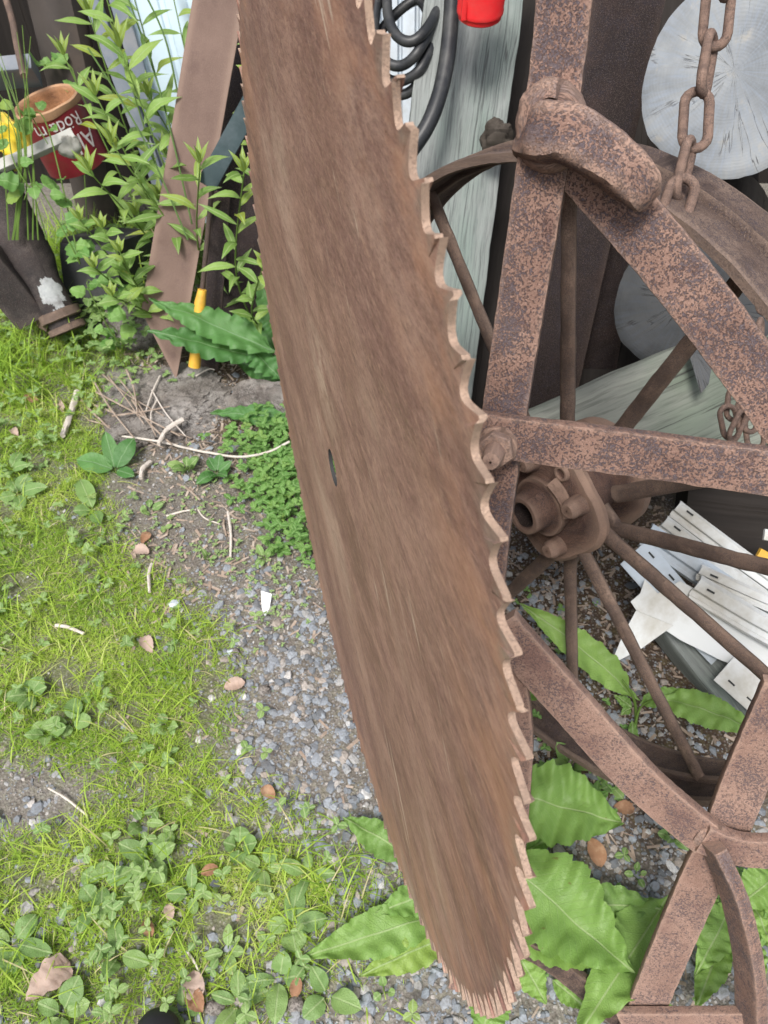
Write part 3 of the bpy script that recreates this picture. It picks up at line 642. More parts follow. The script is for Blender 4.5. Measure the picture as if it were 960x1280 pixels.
# ------------------------------------------------------------------ logs, beams, boards behind
def log(name,c,r,ax,L,label,wob=.03,emat='endgrain'):
    root=thing(name,label,'log',(c.x,c.y,c.z-r),'sawn logs behind the wheel')
    ax=V(ax).normalized(); e1=(V((0,0,1))-ax*ax.z).normalized(); e2=ax.cross(e1)
    n=96; m=MB(); vs=[];ts=[];fs=[]; K=14
    def rr(th):
        v=r*(1+wob*math.sin(2*th+r*40)+.02*math.sin(5*th)+.015*noise.noise(V((math.cos(th)*3,math.sin(th)*3,r*9))))
        v+=noise.noise(V((math.cos(th)*16,math.sin(th)*16,2)))*.0022
        return v
    vs.append(c); ts.append((0,0,0))
    for j in range(1,K+1):
        for i in range(n):
            th=2*math.pi*i/n; q=rr(th)*j/K; p=c+e1*math.cos(th)*q+e2*math.sin(th)*q
            p=p-ax*(.0012*noise.noise(p*30)) + (ax*.004 if j==K else V((0,0,0)))
            vs.append(p); ts.append((math.cos(th)*q,math.sin(th)*q,0))
    for i in range(n):
        fs.append((0,1+i,1+(i+1)%n))
        for j in range(K-1): fs.append((1+j*n+i,1+(j+1)*n+i,1+(j+1)*n+(i+1)%n,1+j*n+(i+1)%n))
    m.add(vs,ts,fs); m.build('sawn_end',emat,root)
    m=MB(); vs=[];ts=[];fs=[]; J=16
    for j in range(J+1):
        for i in range(n):
            th=2*math.pi*i/n; q=rr(th)*(1.0 if j else .998); p=c+ax*(.004+L*j/J)+e1*math.cos(th)*q+e2*math.sin(th)*q; p+=noise.noise_vector(p*25)*(.003 if j else 0)
            vs.append(p); ts.append((L*j/J,th*r,0))
    for j in range(J):
        for i in range(n): fs.append((j*n+i,j*n+(i+1)%n,(j+1)*n+(i+1)%n,(j+1)*n+i))
    fs.append(tuple(range(J*n,(J+1)*n)))
    m.add(vs,ts,fs); m.build('bark','bark',root)
    return root
log('log',U(925,98,1.28),.152,(.42,.88,-.30),.6,'large pale sawn log end at the upper right behind the chain',.02)
l2=log('log',U(866,384,1.40),.134,(.36,.9,-.2),.5,'smaller shaded sawn log end seen through the harrow frame',.02,'endgrain_shaded')
m=MB(); m.poly([U(858,432,1.38),U(896,424,1.38),U(886,480,1.375),U(876,492,1.375)],TOCAM(U(880,480,1.39)),.014); m.build('split_wedge','endgrain_shaded',l2)
FR=V((0,-.75,.66))
plank('timber',U(640,605,1.50),U(1080,415,1.52),.235,.16,'beam','thick grey-green weathered timber running up to the right behind the hub','timber',nrm=(-.15,-.72,.68),jit=.003,js=12,nx=10)
plank('timber',U(852,385,1.56),U(1100,272,1.56),.17,.12,'beam','upper weathered timber under the large log end','timber',nrm=(-.15,-.72,.68),jit=.003,js=12)
plank('timber',G(850,640,.05),U(1080,665,1.62),.17,.13,'shade_wood','dark timber lying under the weathered timber','timber',jit=.003,js=12)
plank('timber_block',U(838,770,1.47),U(948,912,1.44),.085,.08,'board','short grey-green timber block beneath the white siding','timber',nrm=(0,-.5,.85),jit=.002,js=15)
plank('grey_board',G(512,640),U(606,-120,1.58),.200,.035,'board','wide weathered grey board leaning on the wall behind the saw teeth','board',nrm=(.0,-.86,.5),jit=.0025,js=10,nx=14,res=.01)

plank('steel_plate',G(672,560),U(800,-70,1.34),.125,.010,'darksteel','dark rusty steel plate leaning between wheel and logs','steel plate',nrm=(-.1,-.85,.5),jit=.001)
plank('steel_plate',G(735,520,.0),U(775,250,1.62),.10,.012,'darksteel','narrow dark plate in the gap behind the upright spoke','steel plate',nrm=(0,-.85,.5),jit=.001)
plank('dark_plank',G(590,560),U(700,-40,1.85),.26,.03,'shade_wood','dark plank in the shadow behind the grey board','board',nrm=(0,-.9,.4))
plank('dark_plank',G(820,560,.0),U(850,-40,1.9),.42,.03,'shade_wood','broad dark plank behind the logs','board',nrm=(0,-.9,.4))  # dark planks back the cavity, its shade painted into their colour
# ------------------------------------------------------------------ chains
def chainlink(c,ld,wd,L,W,r,parent):
    ld=V(ld).normalized(); wd=(V(wd)-ld*V(wd).dot(ld)).normalized(); nn=ld.cross(wd)
    P=[]; R=W/2-r; S=L/2-W/2
    for i in range(9): a=R_(180*i/8); P.append(c+ld*(S+math.sin(a)*R)+wd*math.cos(a)*R)
    for i in range(9): a=R_(180+180*i/8); P.append(c+ld*(-S+math.sin(a)*R)+wd*math.cos(a)*R)
    m=MB(); m.sweep(P,circ(r,10),nn,.0006,90,closed=True); return m.build('link','chain',parent)
def chain(name,label,spec,L,W,r,loc):
    root=thing(name,label,'chain',loc)
    for px,py,d,(dx,dy,dd),face in spec:
        c=U(px,py,d); c1=U(px+dx,py+dy,d+dd); ld=(c1-c).normalized(); v=TOCAM(c); s=ld.cross(v)
        wd=s*math.cos(R_(face))+v*math.sin(R_(face)); chainlink(c,ld,wd,L,W,r,root)
chain('chain','rusty hanging chain in front of the large log end',[(912,-42,.76,(-10,50,0),80),(896,18,.77,(-6,60,.01),15),(884,80,.775,(-10,60,0),75),(870,150,.78,(-3,60,.0),12),(855,212,.775,(-12,50,0),74),(846,258,.765,(-8,24,.0),8)],.067,.034,.0050,U(884,105,.775))
chain('chain','thin rusty chain dangling behind the diagonal harrow bar',[(957,372,1.2,(3,40,0),20),(950,420,1.2,(-2,40,0),80),(942,462,1.2,(-8,40,0),20),(932,497,1.2,(-8,30,0),70),(920,505,1.19,(-5,40,0),10),(912,528,1.18,(8,40,.0),25),(922,532,1.17,(-12,25,0),60),(934,520,1.19,(10,30,0),40),(943,540,1.19,(5,40,0),15),(951,515,1.19,(0,40,0),70)],.058,.032,.0042,U(925,520,1.19))
# ------------------------------------------------------------------ white vinyl siding pile
SD=V((0,-.62,.78)).normalized()
def chan(name,a,b,w_,d0,d1,mat,label,slots=0,prof=None):
    A=U(a[0],a[1],d0); B=U(b[0],b[1],d1); k=w_*d0/FPX
    pr=prof or [(-.5,.0),(-.46,.22),(-.3,.34),(-.1,.30),(.08,.24),(.12,.05),(.3,.03),(.34,.2),(.46,.2),(.5,.0),(.46,.14),(.38,.14),(.32,-.03),(.1,-.02),(.04,.18),(-.1,.24),(-.3,.28),(-.42,.17)]
    root=thing(name,label,'siding strip',A,'white vinyl siding offcuts behind the wheel')
    m=MB(); m.sweep([A,A.lerp(B,.5)+V((0,0,random.uniform(-.004,.004))),B],[(x*k,y*k) for x,y in pr],SD,.0004,15,res=.03); m.build('strip',mat,root)
    if slots:
        d=(B-A).normalized(); s=d.cross(SD).normalized(); up=s.cross(d)
        for i in range(slots):
            c=A+d*(.025+i*(B-A).length/(slots+.5))+s*(k*slots_side)+up*(k*.36 if prof is None else .002)
            m=MB(); m.sweep([c-d*.007,c+d*.007],rect(.0035,.0012,.3),up); m.build('slot','slot',root)
    return root
slots_side=-.2
FLAT=[(-.5,.0),(-.5,.03),(.5,.03),(.5,.0)]
chan('siding_strip',(842,636),(1000,752),26,1.44,1.42,'white','uppermost white siding channel of the pile, ending beside the hub flange',1)
chan('siding_strip',(826,655),(1000,785),27,1.42,1.40,'white','second white siding channel from the top of the pile',1)
chan('siding_strip',(806,668),(1000,800),34,1.42,1.40,'bluewhite','grey-white channel third from the top of the pile',0)
slots_side=-.30
chan('siding_strip',(792,690),(905,815),46,1.40,1.40,'bluewhite','bluish slotted nailing strip between two lower wheel spokes',4,FLAT)
slots_side=-.1
chan('siding_strip',(872,715),(1010,775),22,1.38,1.36,'white','narrow white edging strip under the right-hand spoke',1)
chan('siding_strip',(866,733),(1010,815),36,1.37,1.35,'white','rounded white siding channel in the middle of the pile',1)
slots_side=.2
chan('siding_strip',(905,835),(1010,930),40,1.36,1.34,'white','slotted white strip at the lower right corner of the pile',4,FLAT)
def offcut(pts,d,mat,label):
    P=[U(x,y,d+(q if False else 0)) for x,y in pts]; n=TOCAM(P[0]); m=MB(); m.poly(P,n,.002); o=m.build('siding_offcut',mat,bevel=.0006); tag(o,label,'siding offcut','white vinyl siding offcuts behind the wheel')
offcut([(806,724),(822,742),(850,726),(880,742),(1000,792),(1000,862),(900,825),(850,800),(796,764),(788,752),(800,742)],1.375,'white','broad flat white siding offcut across the middle spoke')
offcut([(795,763),(842,782),(800,812),(763,831),(778,795)],1.37,'white','pointed white siding offcut hanging at the lower left of the pile')
m=MB(); m.sweep(curve([U(948,690,1.40),U(965,700,1.40),U(990,715,1.4)],4),rect(.016,.008,.3),SD,.001,40); tag(m.build('siding_scrap',['amber']),'small rust-stained siding scrap by the right edge','siding offcut')
m=MB(); m.sweep(curve([U(955,668,1.42),U(970,672,1.42),U(1000,690,1.42)],4),rect(.02,.006,.3),SD,.001,40); tag(m.build('siding_scrap',['white']),'small white siding scrap above the rust-stained one','siding offcut')
# ------------------------------------------------------------------ hoses, cup, ribbed panel
def tube(name,pts,r,mat,label,cat,parent=None,n=10,k=12,jit=.0,scale=None,group=None):
    m=MB(); P=curve(pts,n); m.sweep(P,circ(r,k),lambda p,t: V((.13,.3,.95)),jit,60)
    o=m.build(name,mat,parent); 
    if label: tag(o,label,cat,group)
    return o
tube('rubber_hose',[U(566,-60,1.5),U(564,20,1.5),U(556,90,1.5),U(540,145,1.5),U(516,185,1.51),U(480,225,1.53),U(440,240,1.55),U(420,200,1.6),U(430,120,1.65)],.0155,'rubber','thick black rubber hose hanging over the grey board','hose')
tube('cable_coil',[U(486,-60,1.62),U(484,10,1.6),U(494,42,1.58),U(512,52,1.57),U(530,40,1.57),U(545,10,1.6),U(530,-30,1.62),U(480,-20,1.64),U(468,40,1.63),U(480,74,1.61),U(502,82,1.6),U(524,62,1.58),U(540,20,1.61),U(520,-30,1.66),U(470,10,1.66),U(466,70,1.65),U(484,98,1.64),U(506,100,1.62),U(528,82,1.6),U(540,40,1.62),U(520,0,1.68),U(470,50,1.68),U(478,110,1.66),U(505,118,1.65),U(526,98,1.63),U(534,60,1.64)],.0105,'rubber','coil of thinner black cable hanging beside the grey board','cable')
m=MB(); c=U(600,14,1.46); m.lathe(c+V((0,0,-.012)),(0,-.15,1),[(0,.001),(0,.036),(.003,.040),(.010,.0405),(.012,.043),(.018,.0435),(.02,.0425),(.13,.047),(.13,.044),(.01,.036)],40); cup=thing('red_cup','bright red plastic pot hanging against the grey board','pot',c-V((0,0,.02))); m.build('cup_body','red',cup)
m=MB(); c2=U(580,15,1.43); m.sweep([c2-V((0,0,.012)),c2+V((0,0,.03))],rect(.010,.010,.3),(0,-1,0)); m.build('lug','red',cup)
def ribbed(name,a,b,w_,d0,d1,nr,depth,mat,label,cat,base=None):
    A=base if base is not None else U(a[0],a[1],d0); B=U(b[0],b[1],d1); k=w_; pr=[]
    for i in range(nr):
        x=-.5+i/nr
        for q,h in ((0,0),(.35,0),(.42,1),(.58,1),(.65,0)): pr.append(((x+q/nr)*k,h*depth))
    back=[(x,y-.002) for x,y in reversed(pr)]
    m=MB(); m.sweep([A,B],pr+back,(0,-.9,.4),.001,6,res=.05); o=m.build(name,mat,origin=A if A.z<B.z else B,angle=25); tag(o,label,cat)
ribbed('ribbed_panel',None,(500,-60),.34,0,2.15,7,-.022,'bluewhite','white ribbed plastic panel behind the black cables','panel',base=V((.05,2.3,0)))
ribbed('painted_sheet',None,(185,-60),.235,0,2.15,3,-.006,'bluesheet','pale blue painted metal sheet behind the leafy weeds','metal sheet',base=V((-.52,2.34,0)))
plank('grey_rail',V((-.62,2.26,0)),U(96,-50,2.1),.045,.03,'greypipe','blue-grey metal rail leaning left of the pale sheet','rail',nrm=(0,-.9,.4))
plank('grey_rail',V((-.60,2.28,0)),U(130,-50,2.12),.04,.02,'greypipe','greenish-grey metal rail next to the pale sheet','rail',nrm=(.3,-.9,.4))
tube('rusty_strap',[U(-5,-40,2.12),U(14,20,2.1),U(22,60,2.08),U(30,95,2.05)],.009,'wheel','thin rusty strap at the upper left corner','strap')
plank('dark_drum',V((-.90,2.38,0)),U(56,-60,2.12),.155,.13,'drum','dark brown steel drum standing at the upper left corner','drum',nrm=(0,-.95,.3),r=.48,nx=10)
# ------------------------------------------------------------------ left: plate, rods, can, pipe
pb=G(192,468,.03)
def leanplate():
    root=thing('rust_plate','tall brown steel flat bar leaning, its pointed foot on the stone','steel bar',pb)
    A=pb; B=U(283,-60,1.78); nn=V((.10,-.83,.55)); d=(B-A).normalized(); s=d.cross(nn).normalized()
    L=(B-A).length; n=60; m=MB(); vs=[];ts=[];fs=[]
    up=s.cross(d).normalized(); K=8
    for side in(0,1):
        for i in range(n+1):
            t=i/n
            w0=-.056; w1=.058
            for j in range(K+1):
                x=w0+(w1-w0)*j/K; y=t*L
                # slanted cut foot: right corner is lowest
                lo=.15*max(0.,(.058-x)/.114)
                y=lo+(L-lo)*t
                p=A+d*y+s*(x)+up*(-.007*side); p+=noise.noise_vector(p*12)*.0006
                vs.append(p); ts.append((y,x,side*.007))
    W=K+1; o=(n+1)*W
    for i in range(n):
        for j in range(K):
            a=i*W+j; fs.append((a,a+1,a+W+1,a+W)); fs.append((o+a,o+a+W,o+a+W+1,o+a+1))
        fs.append((i*W,(i+1)*W,o+(i+1)*W,o+i*W)); fs.append((i*W+K,o+i*W+K,o+(i+1)*W+K,(i+1)*W+K))
    for j in range(K): fs.append((j,o+j,o+j+1,j+1)); fs.append((n*W+j,n*W+j+1,o+n*W+j+1,o+n*W+j))
    m.add(vs,ts,fs); m.build('flat_bar','plate',root,angle=30)
    for a,b in (((206,200),(228,228)),((200,222),(220,246)),((188,285),(219,350))):
        Pp=[PL(x,y,A,nn.normalized(),.0012) for x,y in (a,((a[0]+b[0])/2+3,(a[1]+b[1])/2-4),b)]
        m=MB(); m.sweep(curve(Pp,5),rect(.0016,.0006,.3),nn); m.build('scratch','tooth_edge',root)
leanplate()
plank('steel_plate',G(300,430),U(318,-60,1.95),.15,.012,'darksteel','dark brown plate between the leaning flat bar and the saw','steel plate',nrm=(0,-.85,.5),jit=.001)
plank('glass_strip',U(258,232,1.76),U(330,100,1.74),.045,.006,'teal','dark teal glass strip showing behind the saw edge','glass strip',nrm=(0,-.8,.6),jit=0)
tl=thing('hand_tool','dark steel rod with a yellow plastic handle leaning by the flat bar','tool',G(244,462))
m=MB(); m.sweep([U(266,225,1.78),U(252,372,1.92)],circ(.006,10),(0,-1,0)); m.build('shaft','darksteel',tl)
m=MB(); m.sweep([U(253,362,1.90),U(250,380,1.915),U(246,430,1.96),U(243,458,1.99)],circ(.014,16),(0,-1,0),.0003,40,scale=[.75,1.,.95,1.1],res=.01); m.build('handle','amber',tl)
plank('steel_strip',G(262,462),U(276,240,1.85),.045,.008,'darksteel','short dark strip standing right of the yellow handle','steel bar',nrm=(0,-.8,.5))
def blob(name,c,r,mat,label,cat,amp=.25,fr=6,seed=0,squash=1.,parent=None,group=None,sub=24,flat=None):
    m=MB(); vs=[];ts=[];fs=[]; n=sub*2; k=sub
    for j in range(k+1):
        ph=math.pi*j/k
        for i in range(n):
            th=2*math.pi*i/n; d=V((math.sin(ph)*math.cos(th),math.sin(ph)*math.sin(th),math.cos(ph)))
            q=1+amp*noise.noise(d*1.6+V((seed,0,0)))+amp*.45*noise.noise(d*fr+V((seed,1,0)))
            p=V((d.x*r[0],d.y*r[1],d.z*r[2]))*q
            vs.append(V(c)+p); ts.append(tuple(p))
    for j in range(k):
        for i in range(n): fs.append((j*n+i,j*n+(i+1)%n,(j+1)*n+(i+1)%n,(j+1)*n+i))
    m.add(vs,ts,fs); o=m.build(name,mat,parent,origin=(c[0],c[1],c[2]-r[2]) if not parent else None,angle=50)
    if label: tag(o,label,cat,group)
    return o
blob('flat_stone',G(205,505,.0)+V((0,0,-.015)),(.20,.17,.036),'rock','broad flat grey stone under the foot of the leaning flat bar','stone',.34,14,3,sub=90)
blob('flat_stone',G(175,405,.02),(.11,.09,.07),'rock','smaller grey stone left of the flat bar foot','stone',.3,7,8,sub=40)
blob('flat_stone',G(330,505,.0),(.09,.05,.06),'rock','dark rounded stone beside the saw edge','stone',.35,4,5,sub=40)
blob('wood_knot',U(622,172,1.545),(.032,.022,.034),'bark','dark round knot standing out on the grey board','knot',.3,6,9,sub=20)
# tin can with lettering
def can():
    d=2.12; top=U(58,128,d); bot=U(104,214,d+.02); ax=(bot-top); ax.normalize(); ax=(ax+ray(60,150).normalized()*.75).normalized()
    r=.088; Lc=.17
    root=thing('paint_can','rusty dark red paint tin tipped upside down with white lettering','can',top+ax*Lc)
    m=MB(); m.lathe(top,ax,[(0.0,r+.002),(.012,r),(Lc,r),(Lc,.001)],64,jit=.0015,js=14); m.build('tin_body','canred',root)
    m=MB(); m.lathe(top,ax,[(.014,r+.0015),(-.004,r+.003),(-.008,r-.001),(-.004,r-.006),(.016,r-.010),(.045,r-.022),(.06,.03),(.062,.001)],64,jit=.006,js=16); m.build('crumpled_end','can_rust',root)
    e1=(TOCAM(top)-ax*TOCAM(top).dot(ax)).normalized(); e2=ax.cross(e1)
    for txt,size,h,a0 in (('Röda m',.050,.036,.75),('Allu',.075,.085,.95)):
        cu=bpy.data.curves.new('t','FONT'); cu.body=txt; cu.size=size; cu.resolution_u=3; ob=bpy.data.objects.new('t',cu); COL.objects.link(ob)
        dg=bpy.context.evaluated_depsgraph_get(); me=bpy.data.meshes.new_from_object(ob.evaluated_get(dg)); bpy.data.objects.remove(ob)
        import bmesh
        bm=bmesh.new(); bm.from_mesh(me); bmesh.ops.subdivide_edges(bm,edges=[e for e in bm.edges if e.calc_length()>.006],cuts=2,use_grid_fill=False); bmesh.ops.triangulate(bm,faces=bm.faces); 
        mm=MB(); vs=[];ts=[]
        for v in bm.verts:
            x,y=v.co.x*.85,v.co.y
            a=-a0+x/r; q=r+.0022
            # upside down: text runs right to left, tops of letters point down the can
            vs.append(top+ax*(h-.014+y)+(e1*math.cos(a)+e2*(math.sin(a)*CS))*q); ts.append((x,y,0))
        mm.add(vs,ts,[tuple(v.index for v in f.verts) for f in bm.faces]); bm.free(); mm.build('lettering','canwhite',root,smooth=False)
CS=1
can()
blob('yellow_jug',U(2,178,1.98),(.062,.05,.062),'yellow','bright yellow plastic jug at the left edge beside the tin','jug',.35,3,4)
pbar=plank('pale_bar',U(-30,222,1.93),U(92,168,1.97),.028,.02,'palebar','pale grey bar lying below the yellow jug','bar',nrm=(0,-.6,.8),jit=.002)
blob('end_cap',U(86,182,1.98),(.03,.028,.03),'palebar',None,None,.15,5,2,parent=pbar)
def crate():
    root=thing('black_box','black battered plastic box under the pale bar','box',G(30,330))
    m=MB(); m.sweep([V((-.86,2.04,.05)),V((-.70,2.02,.05))],rectd(.26,.30,.15,8),(0,-.9,.35),.004,9,res=.03); m.build('box_body','black',root)
    if 0: m=MB(); m.sweep([U(66,200,2.06),U(92,262,2.09)],rectd(.09,.07,.4,6),(0,-.9,.35),.010,12,res=.01,scale=[.7,1.1]); m.build('box_corner','black',root)
plank('metal_tray',U(-30,95,2.12),U(45,88,2.14),.04,.1,'greypipe','grey metal tray behind the tin at the left edge','tray',nrm=(0,-.7,.7),jit=.002)
crate()
def pipe():
    A=U(8,262,2.00); B=U(88,418,2.10); d=(B-A).normalized(); L=(B-A).length
    root=thing('iron_pipe','black iron pipe with a white paint patch and a rusty flange end','pipe',V((B.x,B.y,0)))
    m=MB(); m.lathe(A,d,[(-.12,.060),(L*.42,.056),(L*.5,.048),(L*.56,.044),(L*.78,.043),(L*.93,.042)],40,jit=.002,js=20); m.build('pipe_body','pipe',root)
    m=MB(); m.lathe(A,d,[(L*.80,.044),(L*.805,.054),(L*.87,.055),(L*.88,.044)],40,jit=.0025,js=30); m.build('coupling','wheel',root)
    m=MB(); m.lathe(A,d,[(L*.92,.043),(L*.925,.049),(L*.97,.050),(L*.975,.046),(L*.975,.034),(L*.90,.032)],40,jit=.0015,js=30); m.build('end_flange','wheel',root)
    # paint patch, a thin skin on the camera side
    e1=(TOCAM(B)-d*TOCAM(B).dot(d)).normalized(); e2=d.cross(e1)
    m=MB(); vs=[];ts=[];fs=[]; nu,nv=70,60
    for i in range(nu+1):
        for j in range(nv+1):
            u=i/nu*2-1; v=j/nv*2-1; a=-.15+u*.75; h=L*(.68+v*.14); q=.0455
            vs.append(A+d*h+(e1*math.cos(a)+e2*math.sin(a))*q); ts.append((a*q,h,0))
    for i in range(nu):
        for j in range(nv):
            u=(i+.5)/nu*2-1; v=(j+.5)/nv*2-1
            if u*u+v*v+.8*noise.noise(V((u*2.5,v*2.5,1)))+.25*noise.noise(V((u*9,v*9,1)))<.8: fs.append((i*(nv+1)+j,(i+1)*(nv+1)+j,(i+1)*(nv+1)+j+1,i*(nv+1)+j+1))
    m.add(vs,ts,fs); m.build('paint_patch','whitepaint',root)
    m=MB(); m.sweep([U(47,398,2.08),U(60,405,2.08)],rectd(.05,.01,.3,4),(0,-1,0),.002,30); m.build('bracket','wheel',root)
    plank('dark_beam',U(-20,320,1.98),U(42,395,2.1),.09,.09,'pipe','dark iron block behind the pipe at the left edge','block',nrm=(0,-.7,.6))
pipe()
# ------------------------------------------------------------------ leaves
def leaf(m,B,T,w_,kind='oval',arch=.15,lobe=.13,up=None,cup=.12,twist=0.,tone=None,petiole=0.,nu=None,seed=None,wave=.045):
    B=V(B);T=V(T); L=(T-B).length; d=(T-B)/L; seed=random.uniform(0,99) if seed is None else seed
    upv=V(up) if up is not None else (V((0,0,1))*.7+TOCAM(B)*.6); s=d.cross(upv).normalized(); n=s.cross(d).normalized()
    s=(s*math.cos(twist)+n*math.sin(twist)); n=s.cross(d).normalized()
    big=kind in('thistle',); nu=nu or (60 if big else 9); nv=10 if big else 4
    tone=random.uniform(0.15,.75) if tone is None else tone
    vs=[];ts=[];fs=[]
    for i in range(nu+1):
        u=i/nu
        if kind=='thistle':
            wu=(math.sin(math.pi*min(1,u**.72))**.75)*(.62+.38*math.sin(math.pi*u)) if u<1 else 0
            if u<.12: wu*=.35+.65*u/.12
            lob=[]
            for sd in(-1,1):
                ph=(u*7.5+seed+sd*.2)%1.
                tooth=1-lobe*(1-ph)**1.5+ .02*noise.noise(V((u*30,sd,seed)))
                fine=1-.05*((u*31+sd*.3)%1.)
                lob.append(wu*tooth*fine)
        elif kind=='narrow': wu=math.sin(math.pi*u**.8)**1.1; lob=[wu,wu]
        elif kind=='round': wu=math.sin(math.pi*u**.6)**.6 if 0<u<1 else 0; lob=[wu*(1+.12*math.sin(u*20+seed)),wu*(1+.12*math.cos(u*20+seed))]
        else: wu=math.sin(math.pi*u**.95)**.62 if 0<u<1 else 0; lob=[wu,wu]
        z=arch*L*4*u*(1-u)*.5-arch*L*.6*u*u
        for j in range(nv+1):
            v=j/nv*2-1; ww=lob[0 if v<0 else 1]*w_/2
            rip=math.sin((u*14+abs(v)*1.0+seed)*math.pi)*wave*w_*abs(v)*(1. if big else .6)
            ed=noise.noise(V((u*5,v*1.5,seed)))*w_*.14
            if big: ed+=math.cos((u*L-abs(v*ww)*.9)/.013*2*math.pi)*.0009*(1-abs(abs(v)-.5))
            p=B+d*(u*L)+s*(v*ww)+n*(z+cup*abs(v)**1.4*ww+rip+ed)
            vs.append(p); ts.append((u*L+int(seed)*0,v*ww,tone))
    W=nv+1
    for i in range(nu):
        for j in range(nv): a=i*W+j; fs.append((a,a+1,a+W+1,a+W))
    m.add(vs,ts,fs)
def mesh_thing(m,name,mats,label,cat,origin,group=None):
    o=m.build(name,mats,origin=origin,angle=180); return tag(o,label,cat,group)
def plant(name,label,cat,root,leaves,mat,kind,group=None,stems=None,stemmat='stem'):
    r=thing(name,label,cat,root,group); m=MB()
    for lf in leaves: leaf(m,*lf[:3],kind=lf[3].get('kind',kind) if len(lf)>3 else kind,**({k:v for k,v in lf[3].items() if k!='kind'} if len(lf)>3 else {}))
    m.build('foliage',mat,r,angle=180)
    if stems:
        m=MB()
        for pts,rr in stems:
            P=curve(pts,6); m.sweep(P,circ(rr,7),lambda p,t:V((.3,.2,.9)),0,scale=[1-.5*i/len(P) for i in range(len(P))])
        m.build('stem',stemmat,r,angle=180)
    return r
def gl(bx,by,bz,tx,ty,tz,w_,**k):
    """leaf spec: base and tip seen at these places, standing bz / tz metres above the soil; w_ in pixels"""
    B=G(bx,by,bz);T=G(tx,ty,tz); d=(B-CAM).length; return (B,T,w_*d*.93/FPX,k)
SOW='sow thistle plants'
plant('sow_thistle','large sow thistle with broad toothed leaves behind the lower saw teeth','weed',G(625,1130),[
 gl(625,990,.10,782,1028,.10,108,arch=.10,tone=.5), gl(620,1070,.12,795,1216,.10,122,arch=.10,tone=.55), gl(625,1150,.10,772,1206,.08,64,arch=.08,tone=.7),
 gl(835,1120,.03,722,1296,.09,72,arch=.12,tone=.62), gl(765,1240,.05,850,1262,.03,24,tone=.6), gl(645,1190,.05,684,1256,.04,40,tone=.75), gl(630,1085,.06,695,1040,.05,34,tone=.4),
 gl(640,1010,.05,765,1010,.05,40,tone=.9), gl(700,1130,.05,835,1135,.05,50,tone=.35), gl(620,1230,.05,600,1300,.04,50,tone=.55), gl(690,1225,.03,735,1262,.02,28,tone=.6)],'thistle','thistle',SOW,
 [([G(625,1130),G(628,1110,.05),G(622,1070,.11)],.004),([G(625,1130),G(640,1060,.05),G(655,1020,.09)],.003)])
plant('sow_thistle','bright sow thistle growing between the wheel spokes','weed',G(792,925),[
 gl(792,872,.06,654,752,.17,48,arch=.14,tone=.75), gl(800,876,.05,712,815,.10,16,tone=.6),gl(822,872,.08,955,915,.12,52,arch=.16,tone=.6,twist=.2), gl(800,880,.05,862,862,.10,26,tone=.4), gl(790,900,.03,792,948,.01,14,tone=.4), gl(790,885,.04,768,868,.05,16,tone=.35), gl(788,885,.04,776,893,.04,12,tone=.35)],'thistle','thistle',SOW,
 [([G(792,925),G(795,895,.03),G(790,868,.07),G(765,835,.10)],.0035),([G(792,925),G(800,885,.05),G(828,870,.09)],.003)])
plant('sow_thistle','sow thistle half hidden by the bent bar at the lower right corner','weed',G(905,1170),[
 gl(905,1165,.02,870,1262,.05,38,arch=.1,tone=.7), gl(915,1130,.05,872,1215,.08,46,tone=.6), gl(920,1160,.03,955,1240,.06,40,tone=.65), gl(900,1150,.04,862,1120,.05,34,tone=.5), gl(925,1130,.04,985,1085,.06,50,tone=.6), gl(930,1150,.03,985,1180,.06,40,tone=.4),gl(935,1120,.03,965,1180,.06,30,tone=.8)],'thistle','thistle',SOW)
plant('sow_thistle','sow thistle with leaves lying out to the left of the saw foot','weed',G(575,1150),[
 gl(560,1140,.03,378,1196,.05,60,arch=.08,tone=.6), gl(570,1165,.03,448,1220,.03,46,arch=.08,tone=.85), gl(520,1075,.03,428,1020,.05,48,arch=.1,tone=.35), gl(560,1110,.04,470,1140,.06,46,tone=.5)],'thistle','thistle',SOW)
plant('dark_weed','deep green lobed weed at the foot of the leaning flat bar','weed',G(360,455),[
 gl(345,440,.12,186,372,.24,54,lobe=.30,arch=.05,tone=.7), gl(325,450,.09,184,412,.19,48,lobe=.30,arch=.05,tone=.4), gl(352,475,.05,296,420,.14,42,lobe=.30,tone=.5), gl(360,480,.03,292,448,.06,40,tone=.3), gl(362,522,.02,262,515,.03,30,arch=.04,tone=.6), gl(350,445,.04,290,388,.12,40,tone=.5), gl(350,425,.04,322,340,.16,36,tone=.7)],'thistle_deep','thistle')
